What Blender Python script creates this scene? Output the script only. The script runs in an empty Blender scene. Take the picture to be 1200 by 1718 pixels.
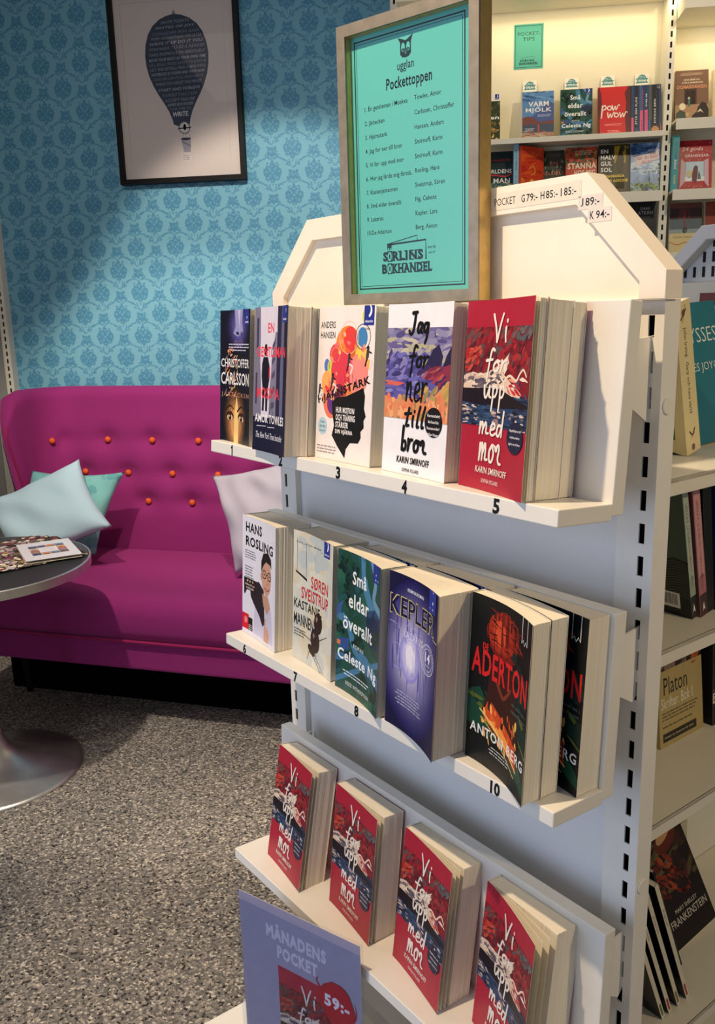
import bpy, bmesh, math, random
from mathutils import Vector, Matrix
from mathutils.geometry import tessellate_polygon
random.seed(7)
S = bpy.context.scene
COL = S.collection
PI = math.pi
sin, cos = math.sin, math.cos

# ------------------------------------------------------------------ camera
cam = bpy.data.cameras.new('camera'); camo = bpy.data.objects.new('camera', cam); COL.objects.link(camo)
Rv = Vector((0.991, 0.130, -0.027)); Fv = Vector((-0.133, 0.966, -0.223)).normalized()
Rv = (Rv - Fv * Rv.dot(Fv)).normalized(); Uv = Rv.cross(Fv)
camo.matrix_world = Matrix(((Rv.x, Uv.x, -Fv.x, 0), (Rv.y, Uv.y, -Fv.y, 0), (Rv.z, Uv.z, -Fv.z, 1.47), (0, 0, 0, 1)))
cam.sensor_fit = 'HORIZONTAL'; cam.sensor_width = 36; cam.lens = 43.47; cam.clip_start = 0.02
S.camera = camo

# ------------------------------------------------------------------ light
S.view_settings.view_transform = 'Standard'; S.view_settings.look = 'None'
S.view_settings.gamma = 1; S.view_settings.use_curve_mapping = False
S.view_settings.exposure = 1.1
W = bpy.data.worlds.new('shop_ambient'); S.world = W; W.use_nodes = True
W.node_tree.nodes['Background'].inputs[0].default_value = (0.82, 0.86, 1.0, 1)
W.node_tree.nodes['Background'].inputs[1].default_value = 0.21

def light(name, kind, loc, target, energy, color, size=0.05, spot=60, blend=0.4, sy=None):
    l = bpy.data.lights.new(name, kind); l.energy = energy; l.color = color
    if kind == 'SPOT':
        l.spot_size = math.radians(spot); l.spot_blend = blend; l.shadow_soft_size = size
    elif kind == 'AREA':
        l.size = size
        if sy: l.shape = 'RECTANGLE'; l.size_y = sy
    else:
        l.shadow_soft_size = size
    o = bpy.data.objects.new(name, l); COL.objects.link(o); o.location = loc
    o.rotation_euler = (Vector(target) - Vector(loc)).to_track_quat('-Z', 'Y').to_euler()
    return o
WARM = (1.0, 0.76, 0.50); SOFT = (1.0, 0.86, 0.70); COOL = (0.55, 0.70, 1.0)
light('shop_window_daylight', 'AREA', (-2.5, -0.9, 1.35), (-0.1, 1.0, 0.75), 6, COOL, 2.0, sy=2.2).data.spread = math.radians(110)
light('ceiling_spot_stand', 'SPOT', (-0.68, 0.46, 2.75), (-0.10, 1.0, 1.0), 60, WARM, 0.022, 62, 0.5)
light('ceiling_spot_table', 'SPOT', (-1.30, 1.65, 2.75), (-1.10, 3.2, 0.55), 66, SOFT, 0.03, 62, 0.35)
light('upper_wall_fill', 'AREA', (-1.1, 1.9, 2.95), (-1.1, 2.3, 0), 6.5, (1.0, 0.90, 0.80), 1.2, sy=1.2)  # added soft fill that lifts the upper wall and picture
light('floor_fill_spot', 'SPOT', (-1.45, 0.7, 2.8), (-1.05, 1.55, 0), 46, SOFT, 0.04, 48, 0.7)  # added spot, only there to brighten the carpet
light('ceiling_spot_wall', 'SPOT', (-0.75, 2.2, 2.75), (-0.80, 3.7, 1.25), 42, SOFT, 0.03, 58, 0.35)
light('ceiling_spot_bookcase', 'SPOT', (0.9, 1.9, 2.75), (0.55, 3.45, 1.9), 16, (1.0, 0.82, 0.55), 0.04, 75, 0.6)
light('side_shelves_fill', 'SPOT', (1.40, 0.15, 2.05), (0.35, 1.2, 0.95), 17, (1.0, 0.76, 0.45), 0.04, 60, 0.6)  # added warm fill from the right for shelf lips and side faces

# ------------------------------------------------------------------ materials
def mat(name, color=(.8, .8, .8), rough=.5, metal=0.0, spec=.5, noise=None, bump=None, attr=False, coat=0.0):
    m = bpy.data.materials.new(name); m.use_nodes = True; t = m.node_tree; b = t.nodes['Principled BSDF']
    b.inputs['Base Color'].default_value = (*color, 1); b.inputs['Roughness'].default_value = rough
    b.inputs['Metallic'].default_value = metal; b.inputs['Specular IOR Level'].default_value = spec
    b.inputs['Coat Weight'].default_value = coat; b.inputs['Coat Roughness'].default_value = 0.25
    col = None
    tc = t.nodes.new('ShaderNodeTexCoord')
    if attr:
        a = t.nodes.new('ShaderNodeAttribute'); a.attribute_name = 'ink'; col = a.outputs['Color']
    if noise:
        sc, amt = noise
        n = t.nodes.new('ShaderNodeTexNoise'); n.inputs['Scale'].default_value = sc; n.inputs['Detail'].default_value = 4
        t.links.new(tc.outputs['Object'], n.inputs['Vector'])
        r = t.nodes.new('ShaderNodeMapRange'); r.inputs[1].default_value = .3; r.inputs[2].default_value = .7
        r.inputs[3].default_value = 1 - amt; r.inputs[4].default_value = 1 + amt * .4
        t.links.new(n.outputs[0], r.inputs[0])
        v = t.nodes.new('ShaderNodeVectorMath'); v.operation = 'SCALE'
        if col is not None: t.links.new(col, v.inputs[0])
        else: v.inputs[0].default_value = color
        t.links.new(r.outputs[0], v.inputs['Scale']); col = v.outputs[0]
    if bump:
        sc, st = bump
        n = t.nodes.new('ShaderNodeTexNoise'); n.inputs['Scale'].default_value = sc; n.inputs['Detail'].default_value = 3
        t.links.new(tc.outputs['Object'], n.inputs['Vector'])
        bp = t.nodes.new('ShaderNodeBump'); bp.inputs['Strength'].default_value = st; bp.inputs['Distance'].default_value = .001
        t.links.new(n.outputs[0], bp.inputs['Height']); t.links.new(bp.outputs[0], b.inputs['Normal'])
    if col is not None: t.links.new(col, b.inputs['Base Color'])
    return m
def srgb(r, g, b):
    f = lambda c: (c / 255 / 12.92) if c / 255 <= .04045 else ((c / 255 + .055) / 1.055) ** 2.4
    return (f(r), f(g), f(b))
M_white = mat('white_powder_coat', (.80, .77, .70), .38, noise=(30, .03), bump=(900, .08))
M_plastic = mat('cream_moulded_plastic', (.86, .78, .66), .42, noise=(12, .04))
M_panel = mat('white_steel_panel', (.74, .74, .73), .45, noise=(8, .03))
M_shelfw = mat('warm_white_shelf_steel', (.80, .76, .64), .35, noise=(6, .03))
M_dark = mat('slot_shade_black', (.01, .01, .01), .9)  # black in place of the shade inside the slots
M_ink = mat('printed_paper', (.8, .8, .8), .38, spec=.35, noise=(60, .05), attr=True)
M_flat = mat('printed_matte', (.8, .8, .8), .7, spec=.2, attr=True)
M_glossprint = mat('printed_card', (.8, .8, .8), .25, attr=True)
M_frame_gold = mat('brushed_gold_aluminium', srgb(222, 186, 110), .38, .6, noise=(80, .15))
M_frame_silver = mat('brushed_champagne_aluminium', srgb(150, 138, 118), .42, .6, noise=(60, .2))
M_black = mat('black_lacquered_wood', (.004, .004, .004), .5, spec=.2)
M_mat = mat('white_picture_mat', (.72, .66, .62), .8)
M_chrome = mat('brushed_aluminium', (.74, .73, .70), .36, .9, noise=(9, .25))
M_tabletop = mat('black_laminate', (.025, .027, .03), .38)
M_orange = mat('orange_button_fabric', srgb(226, 92, 34), .8, bump=(1500, .4))
M_undershade = mat('under_sofa_shade_black', (.002, .002, .002), 1.0, spec=0)  # flat black for the shadow block beneath the sofa
M_ceil = mat('ceiling_paint', (.8, .8, .78), .9)
M_sidewall = mat('grey_side_wall', (.30, .30, .28), .8)
M_caps = mat('white_plastic_cap', (.78, .75, .66), .3)

def paper_mat():
    m = mat('page_edges', (.74, .64, .47), .9, spec=.1); t = m.node_tree; b = t.nodes['Principled BSDF']
    tc = t.nodes.new('ShaderNodeTexCoord'); mp = t.nodes.new('ShaderNodeMapping'); mp.inputs['Scale'].default_value = (60, 2600, 3)
    n = t.nodes.new('ShaderNodeTexNoise'); n.inputs['Scale'].default_value = 1; n.inputs['Detail'].default_value = 2
    r = t.nodes.new('ShaderNodeValToRGB'); r.color_ramp.elements[0].position = .3; r.color_ramp.elements[1].position = .7
    r.color_ramp.elements[0].color = (.72, .65, .52, 1); r.color_ramp.elements[1].color = (.87, .81, .68, 1)
    t.links.new(tc.outputs['Object'], mp.inputs[0]); t.links.new(mp.outputs[0], n.inputs['Vector'])
    t.links.new(n.outputs[0], r.inputs[0]); t.links.new(r.outputs[0], b.inputs['Base Color'])
    return m
M_page = paper_mat()
M_leaf = mat('book_paper', (.80, .73, .58), .85, spec=.1)

def fabric(name, color, dark, scale=1800, bump=.35, sheen=.4):
    m = mat(name, color, .85, spec=.15); t = m.node_tree; b = t.nodes['Principled BSDF']
    tc = t.nodes.new('ShaderNodeTexCoord'); n = t.nodes.new('ShaderNodeTexNoise'); n.inputs['Scale'].default_value = scale; n.inputs['Detail'].default_value = 2
    r = t.nodes.new('ShaderNodeMixRGB'); r.inputs[1].default_value = (*dark, 1); r.inputs[2].default_value = (*color, 1)
    t.links.new(tc.outputs['Object'], n.inputs['Vector']); t.links.new(n.outputs[0], r.inputs[0]); t.links.new(r.outputs[0], b.inputs['Base Color'])
    bp = t.nodes.new('ShaderNodeBump'); bp.inputs['Strength'].default_value = bump; bp.inputs['Distance'].default_value = .0008
    t.links.new(n.outputs[0], bp.inputs['Height']); t.links.new(bp.outputs[0], b.inputs['Normal'])
    b.inputs['Sheen Weight'].default_value = sheen; b.inputs['Sheen Roughness'].default_value = .5
    b.inputs['Sheen Tint'].default_value = (*[min(1, c * 1.5 + .15) for c in color], 1)
    return m
M_sofa = fabric('magenta_wool', srgb(160, 52, 124), srgb(130, 32, 96), 900)
M_piping = fabric('magenta_piping', srgb(176, 46, 100), srgb(120, 16, 70), 900)
M_cush_blue = fabric('pale_blue_green_cotton', srgb(190, 216, 230), srgb(166, 198, 212), 700, .2, .1)
M_cush_grey = fabric('pale_lilac_grey_cotton', srgb(190, 184, 198), srgb(165, 158, 172), 700, .2, .1)

def cushion_teal():
    m = fabric('teal_damask_cushion', srgb(126, 186, 182), srgb(100, 162, 160), 500, .2, .1); t = m.node_tree; b = t.nodes['Principled BSDF']
    tc = t.nodes.new('ShaderNodeTexCoord'); v = t.nodes.new('ShaderNodeTexVoronoi'); v.inputs['Scale'].default_value = 16
    n = t.nodes.new('ShaderNodeTexNoise'); n.inputs['Scale'].default_value = 30
    a = t.nodes.new('ShaderNodeMath'); a.operation = 'ADD'
    s = t.nodes.new('ShaderNodeMath'); s.operation = 'MULTIPLY'; s.inputs[1].default_value = .6
    r = t.nodes.new('ShaderNodeValToRGB'); r.color_ramp.elements[0].position = .62; r.color_ramp.elements[1].position = .72
    r.color_ramp.elements[0].color = (*srgb(98, 160, 164), 1); r.color_ramp.elements[1].color = (*srgb(122, 182, 180), 1)
    t.links.new(tc.outputs['Object'], v.inputs['Vector']); t.links.new(tc.outputs['Object'], n.inputs['Vector'])
    t.links.new(n.outputs[0], s.inputs[0]); t.links.new(v.outputs['Distance'], a.inputs[0]); t.links.new(s.outputs[0], a.inputs[1])
    t.links.new(a.outputs[0], r.inputs[0]); t.links.new(r.outputs[0], b.inputs['Base Color'])
    return m

def cloth_mat():
    m = mat('floral_table_runner', (.6, .5, .4), .85, spec=.1); t = m.node_tree; b = t.nodes['Principled BSDF']
    tc = t.nodes.new('ShaderNodeTexCoord'); nd = t.nodes.new('ShaderNodeTexNoise'); nd.inputs['Scale'].default_value = 40
    ad = t.nodes.new('ShaderNodeMixRGB'); ad.blend_type = 'ADD'; ad.inputs[0].default_value = .02
    t.links.new(tc.outputs['Object'], nd.inputs['Vector']); t.links.new(tc.outputs['Object'], ad.inputs[1]); t.links.new(nd.outputs[1], ad.inputs[2])
    v = t.nodes.new('ShaderNodeTexVoronoi'); v.inputs['Scale'].default_value = 42
    t.links.new(ad.outputs[0], v.inputs['Vector'])
    r = t.nodes.new('ShaderNodeValToRGB'); r.color_ramp.interpolation = 'CONSTANT'
    cs = [(60, 48, 44), (214, 196, 160), (120, 104, 92), (190, 150, 176), (228, 214, 190), (84, 76, 70), (170, 140, 90), (200, 188, 196), (140, 60, 96), (150, 136, 120)]
    e = r.color_ramp.elements
    while len(e) < len(cs): e.new(.5)
    for i, c in enumerate(cs): e[i].position = i / len(cs); e[i].color = (*srgb(*c), 1)
    sp = t.nodes.new('ShaderNodeSeparateColor'); t.links.new(v.outputs['Color'], sp.inputs[0]); t.links.new(sp.outputs[0], r.inputs[0])
    v2 = t.nodes.new('ShaderNodeTexVoronoi'); v2.feature = 'DISTANCE_TO_EDGE'; v2.inputs['Scale'].default_value = 42; t.links.new(ad.outputs[0], v2.inputs['Vector'])
    k = t.nodes.new('ShaderNodeMath'); k.operation = 'GREATER_THAN'; k.inputs[1].default_value = .09; t.links.new(v2.outputs[0], k.inputs[0])
    mx = t.nodes.new('ShaderNodeMixRGB'); mx.inputs[1].default_value = (*srgb(66, 54, 48), 1)
    t.links.new(k.outputs[0], mx.inputs[0]); t.links.new(r.outputs[0], mx.inputs[2]); t.links.new(mx.outputs[0], b.inputs['Base Color'])
    return m

def carpet_mat():
    m = mat('speckled_grey_carpet', (.3, .3, .3), .95, spec=.1); t = m.node_tree; b = t.nodes['Principled BSDF']
    tc = t.nodes.new('ShaderNodeTexCoord'); nd = t.nodes.new('ShaderNodeTexNoise'); nd.inputs['Scale'].default_value = 120
    ad = t.nodes.new('ShaderNodeMixRGB'); ad.blend_type = 'ADD'; ad.inputs[0].default_value = .006
    t.links.new(tc.outputs['Object'], nd.inputs['Vector']); t.links.new(tc.outputs['Object'], ad.inputs[1]); t.links.new(nd.outputs[1], ad.inputs[2])
    v = t.nodes.new('ShaderNodeTexVoronoi'); v.inputs['Scale'].default_value = 190; t.links.new(ad.outputs[0], v.inputs['Vector'])
    sp = t.nodes.new('ShaderNodeSeparateColor'); t.links.new(v.outputs['Color'], sp.inputs[0])
    r = t.nodes.new('ShaderNodeValToRGB'); r.color_ramp.interpolation = 'CONSTANT'; e = r.color_ramp.elements
    cs = [(0, (62, 58, 55)), (.10, (110, 106, 102)), (.38, (130, 125, 119)), (.60, (148, 142, 135)), (.80, (178, 168, 154)), (.93, (212, 202, 186))]
    while len(e) < len(cs): e.new(.5)
    for i, (p, c) in enumerate(cs): e[i].position = p; e[i].color = (*srgb(*c), 1)
    t.links.new(sp.outputs[0], r.inputs[0])
    n2 = t.nodes.new('ShaderNodeTexNoise'); n2.inputs['Scale'].default_value = 3; n2.inputs['Detail'].default_value = 3
    t.links.new(tc.outputs['Object'], n2.inputs['Vector'])
    mr = t.nodes.new('ShaderNodeMapRange'); mr.inputs[3].default_value = .85; mr.inputs[4].default_value = 1.1; t.links.new(n2.outputs[0], mr.inputs[0])
    sc = t.nodes.new('ShaderNodeVectorMath'); sc.operation = 'SCALE'; t.links.new(r.outputs[0], sc.inputs[0]); t.links.new(mr.outputs[0], sc.inputs['Scale'])
    t.links.new(sc.outputs[0], b.inputs['Base Color'])
    bp = t.nodes.new('ShaderNodeBump'); bp.inputs['Strength'].default_value = .6; bp.inputs['Distance'].default_value = .003
    t.links.new(v.outputs['Distance'], bp.inputs['Height']); t.links.new(bp.outputs[0], b.inputs['Normal'])
    return m

def wallpaper_mat():
    """damask: one quarter cell drawn with ellipses, mirrored and glide-reflected over the wall"""
    m = mat('blue_damask_wallpaper', (.2, .5, .6), .75, spec=.25); t = m.node_tree; b = t.nodes['Principled BSDF']; L = t.links.new
    def mth(op, a, c=None, d=None):
        n = t.nodes.new('ShaderNodeMath'); n.operation = op
        for i, x in enumerate((a, c, d)):
            if x is None: continue
            if isinstance(x, (int, float)): n.inputs[i].default_value = x
            else: L(x, n.inputs[i])
        return n.outputs[0]
    tc = t.nodes.new('ShaderNodeTexCoord'); sp = t.nodes.new('ShaderNodeSeparateXYZ'); L(tc.outputs['Object'], sp.inputs[0])
    nz = t.nodes.new('ShaderNodeTexNoise'); nz.inputs['Scale'].default_value = 190; nz.inputs['Detail'].default_value = 1; L(tc.outputs['Object'], nz.inputs['Vector'])
    ns = t.nodes.new('ShaderNodeSeparateColor'); L(nz.outputs[1], ns.inputs[0])
    WX, HZ = .1745, .184
    X = mth('ADD', sp.outputs[0], 1.783 + WX * 40); Z = mth('SUBTRACT', 1.773 + HZ * 40, sp.outputs[2])
    X = mth('MULTIPLY', X, 370 / WX); Z = mth('MULTIPLY', Z, 440 / HZ)
    x1 = mth('ABSOLUTE', mth('SUBTRACT', mth('MODULO', mth('ADD', X, 185), 370), 185))
    y1 = mth('MODULO', Z, 440)
    k = mth('GREATER_THAN', y1, 220)
    x2 = mth('ADD', x1, mth('MULTIPLY', k, mth('SUBTRACT', 185, mth('MULTIPLY', x1, 2))))
    y2 = mth('SUBTRACT', y1, mth('MULTIPLY', k, 220))
    x2 = mth('ADD', x2, mth('MULTIPLY', mth('SUBTRACT', ns.outputs[0], .5), 34))
    y2 = mth('ADD', y2, mth('MULTIPLY', mth('SUBTRACT', ns.outputs[1], .5), 34))
    cb = t.nodes.new('ShaderNodeCombineXYZ'); L(x2, cb.inputs[0]); L(y2, cb.inputs[1]); P = cb.outputs[0]
    def ell(cx, cy, rx, ry):
        n = t.nodes.new('ShaderNodeVectorMath'); n.operation = 'MULTIPLY_ADD'; L(P, n.inputs[0])
        n.inputs[1].default_value = (1 / rx, 1 / ry, 0); n.inputs[2].default_value = (-cx / rx, -cy / ry, 0)
        l = t.nodes.new('ShaderNodeVectorMath'); l.operation = 'LENGTH'; L(n.outputs[0], l.inputs[0]); return l.outputs['Value']
    def group(es):
        o = None
        for e in es:
            d = ell(*e); o = d if o is None else mth('MINIMUM', o, d)
        return o
    solid = group([(0, 0, 48, 58), (56, -4, 26, 26), (40, 50, 26, 26), (0, 74, 22, 26), (62, 24, 16, 14), (0, 116, 6, 9),
                   (185, 220, 48, 58), (129, 216, 26, 26), (150, 178, 24, 24), (185, 158, 24, 28), (185, 118, 9, 17), (174, 134, 6, 6),
                   (142, 136, 11, 7), (136, 145, 6, 9), (123, 196, 16, 14),
                   (185, 30, 18, 40), (158, 8, 12, 12), (150, 30, 12, 9), (142, 62, 18, 17), (185, 74, 12, 10), (164, 50, 16, 16),
                   (126, 84, 12, 6), (108, 92, 14, 6), (90, 100, 14, 6), (74, 112, 14, 8), (56, 122, 10, 7), (48, 138, 7, 13), (44, 158, 14, 6), (62, 150, 7, 6),
                   (30, 128, 6, 8), (27, 146, 6, 14), (18, 166, 7, 10), (5, 180, 7, 8), (32, 112, 8, 6), (150, 88, 16, 6), (168, 96, 12, 5),
                   (0, 236, 20, 26), (30, 214, 13, 13)])
    hole = group([(0, 0, 9, 12), (56, -4, 9, 8), (40, 50, 8, 10), (18, 34, 6, 12), (0, 76, 5, 10), (24, -22, 7, 10),
                  (185, 220, 9, 12), (129, 216, 9, 8), (150, 178, 8, 8), (178, 158, 4, 14), (161, 202, 6, 10), (185, 30, 5, 14), (142, 62, 6, 6), (168, 190, 5, 8)])
    a = t.nodes.new('ShaderNodeMapRange'); a.inputs[1].default_value = 1.12; a.inputs[2].default_value = .90; L(solid, a.inputs[0])
    h = t.nodes.new('ShaderNodeMapRange'); h.inputs[1].default_value = 1.3; h.inputs[2].default_value = .8; h.inputs[4].default_value = .75; L(hole, h.inputs[0])
    k2 = mth('MULTIPLY', a.outputs[0], mth('SUBTRACT', 1, h.outputs[0]))
    mx = t.nodes.new('ShaderNodeMixRGB'); mx.inputs[1].default_value = (*srgb(122, 180, 202), 1); mx.inputs[2].default_value = (*srgb(80, 144, 178), 1)
    L(k2, mx.inputs[0]); L(mx.outputs[0], b.inputs['Base Color'])
    r = mth('MULTIPLY_ADD', k2, -.2, .75); L(r, b.inputs['Roughness'])
    return m

# ------------------------------------------------------------------ mesh helpers
def obj(name, me, parent=None, mats=(), loc=None, rot=None, smooth=False):
    if isinstance(me, bmesh.types.BMesh):
        d = bpy.data.meshes.new(name); me.to_mesh(d); me.free(); me = d
    for m in (mats if isinstance(mats, (list, tuple)) else [mats]): me.materials.append(m)
    if smooth:
        for p in me.polygons: p.use_smooth = True
    o = bpy.data.objects.new(name, me); COL.objects.link(o)
    if parent: o.parent = parent
    if loc: o.location = loc
    if rot: o.rotation_euler = rot
    return o
def tag(o, label, cat, group=None):
    o['label'] = label; o['category'] = cat
    if group: o['group'] = group
    return o
def thing(name, label, cat, M=None, group=None):
    o = bpy.data.objects.new(name, None); COL.objects.link(o); o.empty_display_size = .05
    if M is not None: o.matrix_world = M
    return tag(o, label, cat, group)
def struct(o): o['kind'] = 'structure'; return o
def box(bm, x0, x1, y0, y1, z0, z1, mi=0, M=None):
    vs = [Vector((x, y, z)) for x in (x0, x1) for y in (y0, y1) for z in (z0, z1)]
    if M is not None: vs = [M @ v for v in vs]
    v = [bm.verts.new(p) for p in vs]
    for f in ((0, 1, 3, 2), (4, 6, 7, 5), (0, 4, 5, 1), (2, 3, 7, 6), (0, 2, 6, 4), (1, 5, 7, 3)):
        fc = bm.faces.new([v[i] for i in f]); fc.material_index = mi
def bevel(bm, w, seg=2, ang=30):
    bm.normal_update()
    es = [e for e in bm.edges if len(e.link_faces) == 2 and e.calc_face_angle(0) > math.radians(ang)]
    bmesh.ops.bevel(bm, geom=es, offset=w, segments=seg, affect='EDGES', profile=.5, clamp_overlap=True)
def prism(bm, pts, a, b, axis=1, mi=0):
    """extrude a 2D outline along an axis (x=0,y=1,z=2) from a to b"""
    def P(p, t):
        return {0: (t, p[0], p[1]), 1: (p[0], t, p[1]), 2: (p[0], p[1], t)}[axis]
    A = [bm.verts.new(P(p, a)) for p in pts]; B = [bm.verts.new(P(p, b)) for p in pts]
    n = len(pts); fs = [bm.faces.new(A), bm.faces.new(B[::-1])]
    for i in range(n): fs.append(bm.faces.new((A[i], B[i], B[(i + 1) % n], A[(i + 1) % n])))
    for f in fs: f.material_index = mi
    bmesh.ops.recalc_face_normals(bm, faces=fs)
def cyl(bm, c, r, h, axis=2, seg=16, mi=0):
    pts = [(cos(2 * PI * i / seg) * r, sin(2 * PI * i / seg) * r) for i in range(seg)]
    o = {0: (c[1], c[2]), 1: (c[0], c[2]), 2: (c[0], c[1])}[axis]
    prism(bm, [(p[0] + o[0], p[1] + o[1]) for p in pts], c[axis], c[axis] + h, axis, mi)
def lathe(bm, prof, seg=64, mi=0):
    rings = [[bm.verts.new((r * cos(2 * PI * i / seg), r * sin(2 * PI * i / seg), z)) for i in range(seg)] for r, z in prof]
    for a, b_ in zip(rings, rings[1:]):
        for i in range(seg): bm.faces.new((a[i], a[(i + 1) % seg], b_[(i + 1) % seg], b_[i])).material_index = mi
    bm.faces.new(rings[0][::-1]); bm.faces.new(rings[-1])

# stand frame: u along the display's front, v into it, z up
CG = Vector((0.126, -0.896, 1.447))
G0 = Matrix.Translation((0, 0, 1.47)) @ Matrix.Rotation(-PI / 4, 4, 'Z') @ Matrix.Translation(-CG)
def G(u, v, z, yaw=0.0, lean=0.0):
    return G0 @ Matrix.Translation((u, v, z)) @ Matrix.Rotation(yaw, 4, 'Z') @ Matrix.Rotation(-lean, 4, 'X')

# ------------------------------------------------------------------ print (flat lettering and pictures, cut as thin ink layers)
_tc = {}
def text_tris(s, bold=0.0, shear=0.0, spacing=1.0):
    if spacing == 1.0 and bold > 0: spacing = 1 + bold * 3.2
    key = (s, bold, shear, spacing)
    if key in _tc: return _tc[key]
    c = bpy.data.curves.new('t', 'FONT'); c.body = s; c.offset = bold; c.shear = shear; c.space_character = spacing; c.resolution_u = 2
    o = bpy.data.objects.new('t', c); COL.objects.link(o)
    dg = bpy.context.evaluated_depsgraph_get(); dg.update()
    me = bpy.data.meshes.new_from_object(o.evaluated_get(dg)); me.calc_loop_triangles()
    vs = [(v.co.x, v.co.y) for v in me.vertices]; tr = [[vs[i] for i in t.vertices] for t in me.loop_triangles]
    bpy.data.objects.remove(o); bpy.data.curves.remove(c); bpy.data.meshes.remove(me)
    xs = [v[0] for v in vs] or [0]; ys = [v[1] for v in vs] or [0]
    _tc[key] = (tr, min(xs), min(ys), max(xs), max(ys)); return _tc[key]
def clip_axis(poly, ax, val, keep_less):
    out = []; n = len(poly)
    for i in range(n):
        a, b_ = poly[i], poly[(i + 1) % n]
        ia = (a[ax] <= val) if keep_less else (a[ax] >= val); ib = (b_[ax] <= val) if keep_less else (b_[ax] >= val)
        if ia: out.append(a)
        if ia != ib:
            t = (val - a[ax]) / (b_[ax] - a[ax]); out.append((a[0] + (b_[0] - a[0]) * t, a[1] + (b_[1] - a[1]) * t))
    return out
class Art:
    """layers of flat colour in millimetres on a w x h sheet, origin bottom-left"""
    def __init__(s, w, h, base): s.w, s.h, s.base, s.p = w, h, srgb(*base), []; s.k = 0
    def layer(s): s.k += 1
    def poly(s, pts, col, convex=False):
        c = srgb(*col)
        if convex or len(pts) == 3: s.p.append((pts, c, s.k)); return
        for t in tessellate_polygon([[Vector((p[0], p[1], 0)) for p in pts]]): s.p.append(([pts[i] for i in t], c, s.k))
    def rect(s, x0, y0, x1, y1, col): s.poly([(x0, y0), (x1, y0), (x1, y1), (x0, y1)], col, True)
    def ell(s, cx, cy, rx, ry, col, rot=0, n=20):
        s.poly([(cx + rx * cos(a) * cos(rot) - ry * sin(a) * sin(rot), cy + rx * cos(a) * sin(rot) + ry * sin(a) * cos(rot)) for a in [2 * PI * i / n for i in range(n)]], col, True)
    def ring(s, cx, cy, r, w, col, n=28):
        for i in range(n):
            a, b_ = 2 * PI * i / n, 2 * PI * (i + 1) / n
            s.poly([(cx + r * cos(a), cy + r * sin(a)), (cx + r * cos(b_), cy + r * sin(b_)), (cx + (r - w) * cos(b_), cy + (r - w) * sin(b_)), (cx + (r - w) * cos(a), cy + (r - w) * sin(a))], col, True)
    def text(s, t, x0, y0, x1, y1, col, bold=0.0, shear=0.0, spacing=1.0, rot=0.0, layer=True):
        """lettering filling the ink box x0..x1, y0..y1; x1 None keeps proportions"""
        if layer: s.layer()
        tr, a, b_, c, d = text_tris(t, bold, shear, spacing)
        sy = (y1 - y0) / max(d - b_, 1e-6); sx = sy if x1 is None else (x1 - x0) / max(c - a, 1e-6)
        cx, cy = (x0 + (x0 + (c - a) * sx)) / 2, (y0 + y1) / 2
        for q in tr:
            pts = [(x0 + (p[0] - a) * sx, y0 + (p[1] - b_) * sy) for p in q]
            if rot: pts = [(cx + (p[0] - cx) * cos(rot) - (p[1] - cy) * sin(rot), cy + (p[0] - cx) * sin(rot) + (p[1] - cy) * cos(rot)) for p in pts]
            s.poly(pts, col, True)
    def stroke(s, pts, w, col, w2=None, sm=5):
        P = [Vector(p) for p in pts]
        if len(P) > 2 and sm > 1:
            Q = []
            for i in range(len(P) - 1):
                p0, p1, p2, p3 = P[max(i - 1, 0)], P[i], P[i + 1], P[min(i + 2, len(P) - 1)]
                for k in range(sm):
                    t = k / sm; Q.append(.5 * ((2 * p1) + (p2 - p0) * t + (2 * p0 - 5 * p1 + 4 * p2 - p3) * t * t + (3 * p1 - p0 - 3 * p2 + p3) * t ** 3))
            Q.append(P[-1]); P = Q
        n = len(P); w2 = w if w2 is None else w2; L = []; R = []
        for i in range(n):
            d = P[min(i + 1, n - 1)] - P[max(i - 1, 0)]; d = d.normalized() if d.length > 1e-9 else Vector((1, 0)); nn = Vector((-d.y, d.x)) * (w + (w2 - w) * i / (n - 1)) / 2
            L.append(P[i] + nn); R.append(P[i] - nn)
        for i in range(n - 1): s.poly([tuple(L[i]), tuple(L[i + 1]), tuple(R[i + 1]), tuple(R[i])], col, True)
        s.ell(P[0].x, P[0].y, w / 2, w / 2, col, n=8); s.ell(P[-1].x, P[-1].y, w2 / 2, w2 / 2, col, n=8)
    def dabs(s, n, x0, y0, x1, y1, cols, lx, ly, ang=0.0, jit=.4, rnd=None):
        """painterly brush dabs"""
        rnd = rnd or random.Random(len(s.p) + n)
        for i in range(n):
            if i % 10 == 0: s.layer()
            s.ell(rnd.uniform(x0, x1), rnd.uniform(y0, y1), lx * rnd.uniform(.4, 1.2), ly * rnd.uniform(.5, 1.3), rnd.choice(cols), ang + rnd.uniform(-jit, jit), 7)
    def greek(s, x0, y0, x1, y1, lines, col, seed=1, fill=.55, align='l'):
        """small print too fine to read: rows of word-long dashes"""
        rnd = random.Random(seed); s.layer(); ph = (y1 - y0) / lines
        for i in range(lines):
            x = x0 + (rnd.uniform(0, (x1 - x0) * .15) if align == 'c' else 0); xe = x1 - rnd.uniform(0, (x1 - x0) * .2); y = y1 - ph * (i + .8)
            while x < xe:
                w = min(rnd.uniform(1.5, 6) * ph / 2.2, xe - x)
                s.rect(x, y, x + w, y + ph * fill * .7, col); x += w + ph * .35
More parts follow.
